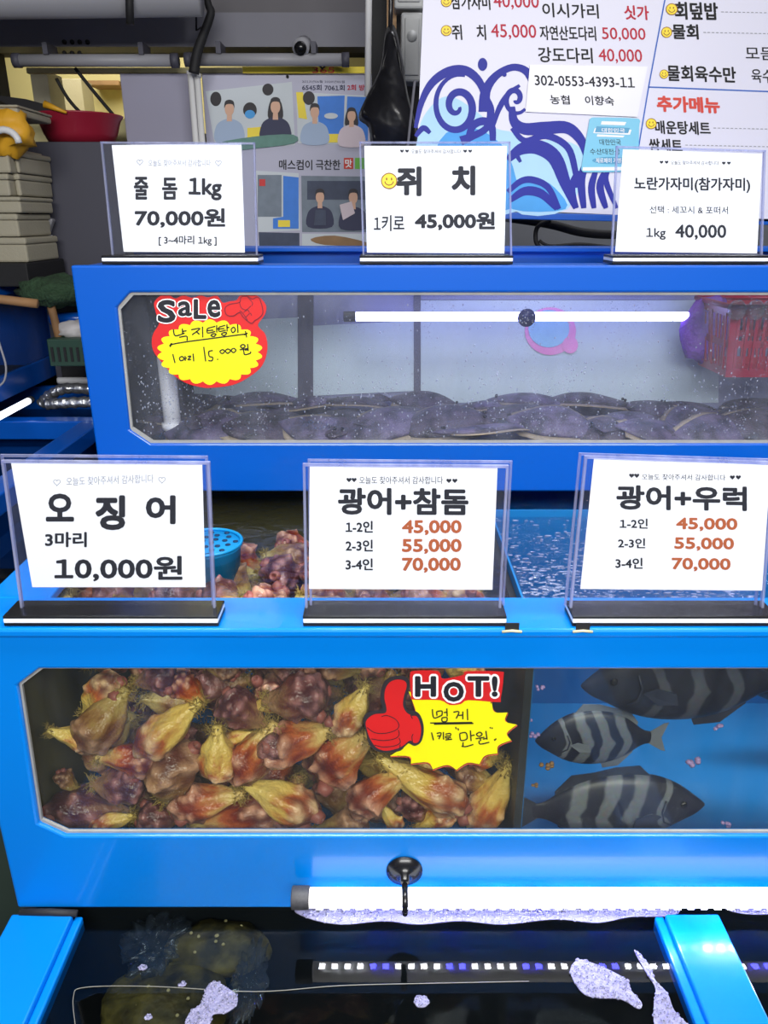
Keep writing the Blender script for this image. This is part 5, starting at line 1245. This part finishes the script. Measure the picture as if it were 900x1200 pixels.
for u0, v0, u1, v1, lab in ((462, -20, 496, 12, 'dusty plastic switch box at the top beside the menu board'), (470, 16, 494, 97, 'tall dusty plastic meter box beside the menu board')):
    pl = front(2.55); a, b_ = pl.hit(u0, v0), pl.hit(u1, v1); t = thing('switch_box', lab, 'box', ((a.x + b_.x) / 2, 2.55, b_.z))
    q = MB(); q.box(a.x, b_.x, 2.53, 2.62, b_.z, a.z); q.build('case', GREYBOX, t, .006)
    q = MB(); q.box(a.x + .01, b_.x - .01, 2.524, 2.53, b_.z + .015, a.z - .015); q.build('lid', GREYBOX, t, .004)
    q = MB(); q.tube([((a.x + b_.x) / 2, 2.525, (a.z * .65 + b_.z * .35)), ((a.x + b_.x) / 2, 2.516, (a.z * .65 + b_.z * .35))], .014, 12); q.build('knob', GREYBOX, t)
a = at(458, 60, 2.6); q = MB(); q.box(a.x - .012, a.x + .016, 2.6, 2.64, a.z - .14, 2.6); tag(q.build('steel_post', RUST), 'rust-streaked post behind the black bag', 'post')
a = at(447, 60, 2.66); q = MB(); q.box(a.x - .03, a.x + .12, 2.66, 2.7, 1.2, 2.7); tag(q.build('dark_panel', BLACK_M), 'dark board behind the black bag and meter box', 'panel')
a, b_ = at(486, 95, 2.3), at(478, 170, 2.3); q = MB(); q.tube([b_ + (b_ - a) * (b_.z / (a.z - b_.z)), a], .0035, 8); tag(q.build('thin_rod', STEEL), 'thin steel rod leaning beside the menu board', 'rod')

# serving gap: cream room behind with boxes, basin on the charcoal counter
wallpanel('charcoal cabinet side carrying the maroon basin', 24, 166, 132, 330, 2.83, DARKPANEL, 'cabinet', .21, zb=0)
# basin
c = at(99, 150, 2.8); top = at(99, 134, 2.8); botz = at(99, 168, 2.8).z; top2 = at(99, 166, 2.83).z
q = MB(); hgt = .115; q.lathe([(.0, .004), (.106, .0), (.120, .028), (.135, .072), (.145, .084), (.147, .089), (.139, .089), (.128, .07), (.11, .02), (0, .012)], (at(94, 150, 2.95).x, 2.95, top2 + .002), (0, 0, 1), 40)
tag(q.build('wash_basin', MAROON), 'maroon plastic wash basin on the charcoal cabinet', 'basin')
# interior of room behind
struct('wall_counter', MB().box(-1.75, -.8, 3.27, 4.42, 0, 1.9), CREAM)
for u0, v0, u1, v1, Y, m, lab in ((34, 82, 60, 122, 3.3, FOAMBOX, 'pale carton by the left jamb of the serving gap'), (70, 92, 100, 135, 4.2, FOAMBOX, 'stacked cream carton far behind the basin'), (102, 94, 140, 100, 4.44, RUST, 'brown board high on the far cream wall')):
    pl = front(Y); a, b_ = pl.hit(u0, v0), pl.hit(u1, v1); q = MB(); q.box(a.x, b_.x, Y, Y + .15, 1.9 if Y < 4.25 else b_.z, a.z); tag(q.build('carton', m, None, .004), lab, 'box')
for pts, lab in (([(88, 80), (112, 110), (134, 136)], 'black cord slanting across the serving gap to the basin'), ([(66, 92), (80, 116), (96, 134)], 'black cord hanging at the left of the serving gap')):
    q = MB(); q.tube([at(u, v, 2.98) for u, v in smooth(pts, 4)], .006, 6); tag(q.build('cord', BLACK_M), lab, 'cord')
pl = front(2.95); q = MB(); P = [pl.hit(*p) for p in [(0, 112), (30, 116), (60, 124), (76, 131), (50, 130), (20, 128), (0, 118)]]; q.prism(P, (0, .03, 0)); tag(q.build('folded_tarp', BLACK_M), 'dark folded tarp over the stack beside the basin', 'tarp')
q = MB(); P = [at(u, v, 2.7) for u, v in [(60, 122), (76, 131)]]; q.tube([at(52, 122, 2.8), at(78, 132, 2.8)], [.012, .004], 8); tag(q.build('yellow_strap', BAGYEL), 'yellow strap end at the left of the basin', 'strap')
# dark background left
struct('wall_left_partition', MB().box(-3.2, -1.38, 3.05, 3.2, 0, 2.1), BLACK_M)
# foam boxes stack
fb = [(0, 122, 22, 135), (0, 172, 13, 203), (0, 203, 13, 230), (0, 230, 26, 250), (0, 250, 24, 278), (0, 278, 34, 308), (13, 176, 24, 203), (13, 203, 26, 230)]
labs = ['uppermost chipped white foam box in the left stack', 'foam box just below the yellow bag, outer one', 'foam box third down the left stack, outer one', 'broken foam box lid midway down the left stack', 'notched foam box below the broken lid', 'lowest wide foam box of the left stack', 'narrow foam box end beside the one below the yellow bag', 'narrow foam box end third down, next to the cabinet']
for i, ((u0, v0, u1, v1), lab) in enumerate(zip(fb, labs)):
    Y = 2.52 if i < 6 else 2.56; pl = front(Y); a, b_ = pl.hit(u0, v0), pl.hit(u1, v1); x0 = a.x - (.25 if i < 6 else 0)
    t = thing('foam_box', lab, 'box', ((x0 + b_.x) / 2, Y, b_.z), 'white foam boxes stacked at left')
    q = MB(); h = a.z - b_.z; q.box(x0 + .004, b_.x - .003, Y + .004, Y + .25, b_.z + .001, b_.z + h * .72); q.build('tub', FOAMBOX, t, .006)
    q = MB(); q.box(x0, b_.x, Y, Y + .255, b_.z + h * .72, a.z - .001); q.build('lid', FOAMBOX, t, .006)
a_ = at(34, 308, 2.52); q = MB(); q.box(a_.x - .3, a_.x, 2.5, 2.8, 1.346, a_.z); tag(q.build('plank', BLACK_M, None, .004), 'dark plank under the stack of foam boxes', 'plank')
q = MB(); a = at(12, 153, 2.5); q.ball((a.x - .03, 2.55, a.z), .075, .06, .062, 18, 0, .45, 2.5); tag(q.build('plastic_bag', BAGYEL), 'crumpled yellow bag on the left foam boxes', 'bag')
q = MB(); a = at(8, 168, 2.48); q.tube([(a.x + .04 * math.cos(t_), 2.47, a.z + .035 * math.sin(t_)) for t_ in [i * .3 for i in range(12)]], .01, 8); tag(q.build('white_hose', PIPEW), 'curled white hose below the yellow bag', 'hose')
# squeegee with white handle leaning on the cabinet
pl = front(2.80); t = thing('squeegee', 'grey-headed squeegee with white handle leaning on the charcoal cabinet', 'squeegee', pl.hit(68, 326))
P = [pl.hit(*p) for p in [(55, 253), (66, 257), (53, 294), (44, 291)]]; q = MB(); q.prism(P, (0, -.03, 0)); q.build('head', GREYTUBE, t, .006)
P = [pl.hit(*p) for p in [(54, 253), (56, 254), (46, 291), (44, 290)]]; q = MB(); q.prism(P, (0, -.034, 0)); q.build('rubber_edge', RUST, t)
q = MB(); q.tube([pl.hit(57, 276), pl.hit(62, 294), pl.hit(69, 327)], [.013, .011, .006], 10); q.build('handle', PIPEW, t)
# green netting and clutter behind the far-left tank
c = at(66, 338, 2.55); q = MB(); q.ball((c.x, 2.55, c.z - .01), .11, .1, .05, 20, 0, .4, 3); tag(q.build('net_bundle', GREENM), 'bundle of dark green netting behind the far left tank', 'net')
a = at(64, 372, 2.5); q = MB(); q.tube([(a.x - .01, 2.5, a.z + .08), (a.x + .01, 2.5, a.z - .12)], .013, 8); tag(q.build('wooden_post', WOOD), 'short brown post below the green netting', 'post')
a = at(84, 388, 2.5); q = MB(); q.ball((a.x, 2.52, a.z), .05, .05, .03, 16, 0, .4, 3); tag(q.build('plastic_bag', BAGWHT), 'white plastic bag in the green crate', 'bag')
a = at(80, 412, 2.45); t = thing('plastic_crate', 'dark green plastic crate behind the upper tank edge', 'crate', (a.x, 2.5, a.z - .06))
q = MB(); q.box(a.x - .06, a.x + .12, 2.44, 2.6, a.z - .045, a.z + .04); q.build('body', GREENP, t, .004)
for k in range(8): q = MB(); q.box(a.x - .05 + k * .02, a.x - .042 + k * .02, 2.437, 2.441, a.z - .03, a.z + .015); q.build('slot', BLACK_M, t)
a = at(85, 375, 2.6); q = MB(); q.tube([(a.x - .08, 2.62, a.z), (a.x + .06, 2.62, a.z + .004)], .02, 10); tag(q.build('blue_pipe', BLUE_UP), 'blue pipe lying behind the white bag', 'pipe')
wallpanel('dark board behind the green crate', 55, 325, 125, 440, 2.75, BLACK_M, 'dark_panel', .02, zb=.99)

# far left tank standing along the next stall
TX = -1.22
t = thing('fish_tank', 'blue glass-sided tank of the next stall at the far left', 'fish tank', (-1.6, 2.5, 1.0))
za, zb2 = 1.00, 1.345
y0, y1 = 1.95, 2.98
def sidebox(nm, Ya, Yb, z0, z1, m, x0=TX - .02, x1=TX, bv=.003): q = MB(); q.box(x0, x1, Ya, Yb, z0, z1); return q.build(nm, m, t, bv)
sidebox('lower_rail', y0, y1, za, za + .075, BLUE_UP); sidebox('upper_rail', y0, y1, zb2 - .03, zb2, BLUE_UP); sidebox('corner_post', y1 - .10, y1, za + .075, zb2 - .03, BLUE_UP); sidebox('corner_post', y0, y0 + .08, za + .075, zb2 - .03, BLUE_UP)
sidebox('side_glass', y0 + .08, y1 - .1, za + .075, zb2 - .03, GLASS_DK, TX - .014, TX - .008, 0)
sidebox('back_panel', y0, y1, za, zb2, DARK_IN, TX - .75, TX - .73); sidebox('end_panel', y1 - .02, y1, za, zb2, BLUE_UP, TX - .73, TX - .02); sidebox('end_panel', y0, y0 + .02, za, zb2, BLUE_UP, TX - .73, TX - .02); sidebox('bottom_panel', y0 + .02, y1 - .02, za, za + .02, DARK_IN, TX - .73, TX - .02)
sidebox('top_rim', y1 - .08, y1, zb2, zb2 + .008, BLUE_UP, TX - .75, TX)
a = at(-6, 350, 2.3); b_ = at(44, 356, 2.3); q = MB(); q.tube([a + Vector((-.15, 0, .01)), a, b_], .013, 9); tag(q.build('wooden_stick', WOOD), 'weathered wooden stick lying against the far left tank', 'stick')
a = at(0, 405, 2.2); q = MB(); q.tube([at(u, v, 2.15) for u, v in smooth([(-14, 360), (0, 405), (7, 430), (4, 448), (-8, 455)], 4)], .003, 8); tag(q.build('air_hose', GREYTUBE), 'thin pale hose looping on the far left tank glass', 'hose')
p0, p1 = at(-12, 494, 2.1), at(33, 470, 2.42)
t = thing('aquarium_light', 'bright white lamp bar under the far left tank', 'light', (p0 + p1) / 2)
q = MB(); q.tube([p0, p1], .010, 12); q.build('tube_cover', LED_SOFT2, t); q = MB(); q.tube([p1, p1 + (p1 - p0).normalized() * .03], .012, 12); q.build('end_cap', CAPM, t)
# low tanks of the next stall: rails, dark water, foil-wrapped pipes
LWZ = .95
t = thing('fish_tank', 'low blue tank of dark water between the far left tank and the big tanks', 'fish tank', (-1.1, 1.8, 0))
q = MB(); q.box(-2.0, -.63, 2.36, 2.42, LWZ - .06, LWZ); q.build('cross_rail', BLUE_UP, t, .004)
q = MB(); q.box(-.955, -.89, 1.1, 2.36, LWZ - .05, LWZ); q.build('long_rail', BLUE_UP, t, .004)
q = MB(); q.box(-2.0, -.63, 1.08, 1.1, 0, LWZ - .05); q.build('front_wall', FLOORM, t)
q = MB(); q.box(-2.0, -1.98, 1.1, 2.42, 0, LWZ); q.box(-.65, -.63, 1.1, 2.42, 0, LWZ); q.box(-1.98, -.65, 2.40, 2.42, 0, LWZ - .06); q.build('side_wall', BLUE_UP, t)
q = MB(); q.box(-1.98, -.65, 1.1, 2.4, .4, .42); q.build('tank_floor', DARK_IN, t)
q = MB(); q.sheet(-1.979, -.651, 1.101, 2.399, LWZ - .071); tag(q.build('water', W_FLOOR), 'dark water in the low tank at the far left', 'water', kind='stuff')
t = thing('fish_tank', 'second low tank with foil-wrapped pipes beyond the cross rail', 'fish tank', (-1.1, 2.75, 0))
q = MB(); q.box(-2.0, -.63, 2.80, 2.82, 0, .97); q.box(-2.0, -1.98, 2.43, 2.8, 0, .93); q.box(-.65, -.63, 2.43, 2.8, 0, .93); q.build('side_wall', BLUE_UP, t)
q = MB(); q.box(-1.98, -.65, 2.43, 2.8, .5, .52); q.build('tank_floor', DARK_IN, t)
q = MB(); q.sheet(-1.979, -.651, 2.43, 2.799, .885); tag(q.build('water', W_FLOOR), 'dark water under the foil-wrapped pipes', 'water', kind='stuff')
for pts, Y, lab in (([(54, 474), (80, 472), (108, 471)], 2.50, 'nearer foil-wrapped pipe over the low tank'), ([(48, 474), (60, 462), (80, 455), (110, 457)], 2.60, 'farther bent foil-wrapped pipe over the low tank'), ([(68, 446), (110, 446)], 2.72, 'straight pale pipe behind the foil-wrapped pipes')):
    q = MB(); P = [at(u, v, Y) for u, v in smooth(pts, 8)]; q.tube(P, [.018 + .002 * math.sin(i * 2.1) for i in range(len(P))] if 'foil' in lab[:20] else .012, 12); tag(q.build('pipe', ALU if 'straight' not in lab else PIPEW), lab, 'pipe', 'pipes over the low left tank')
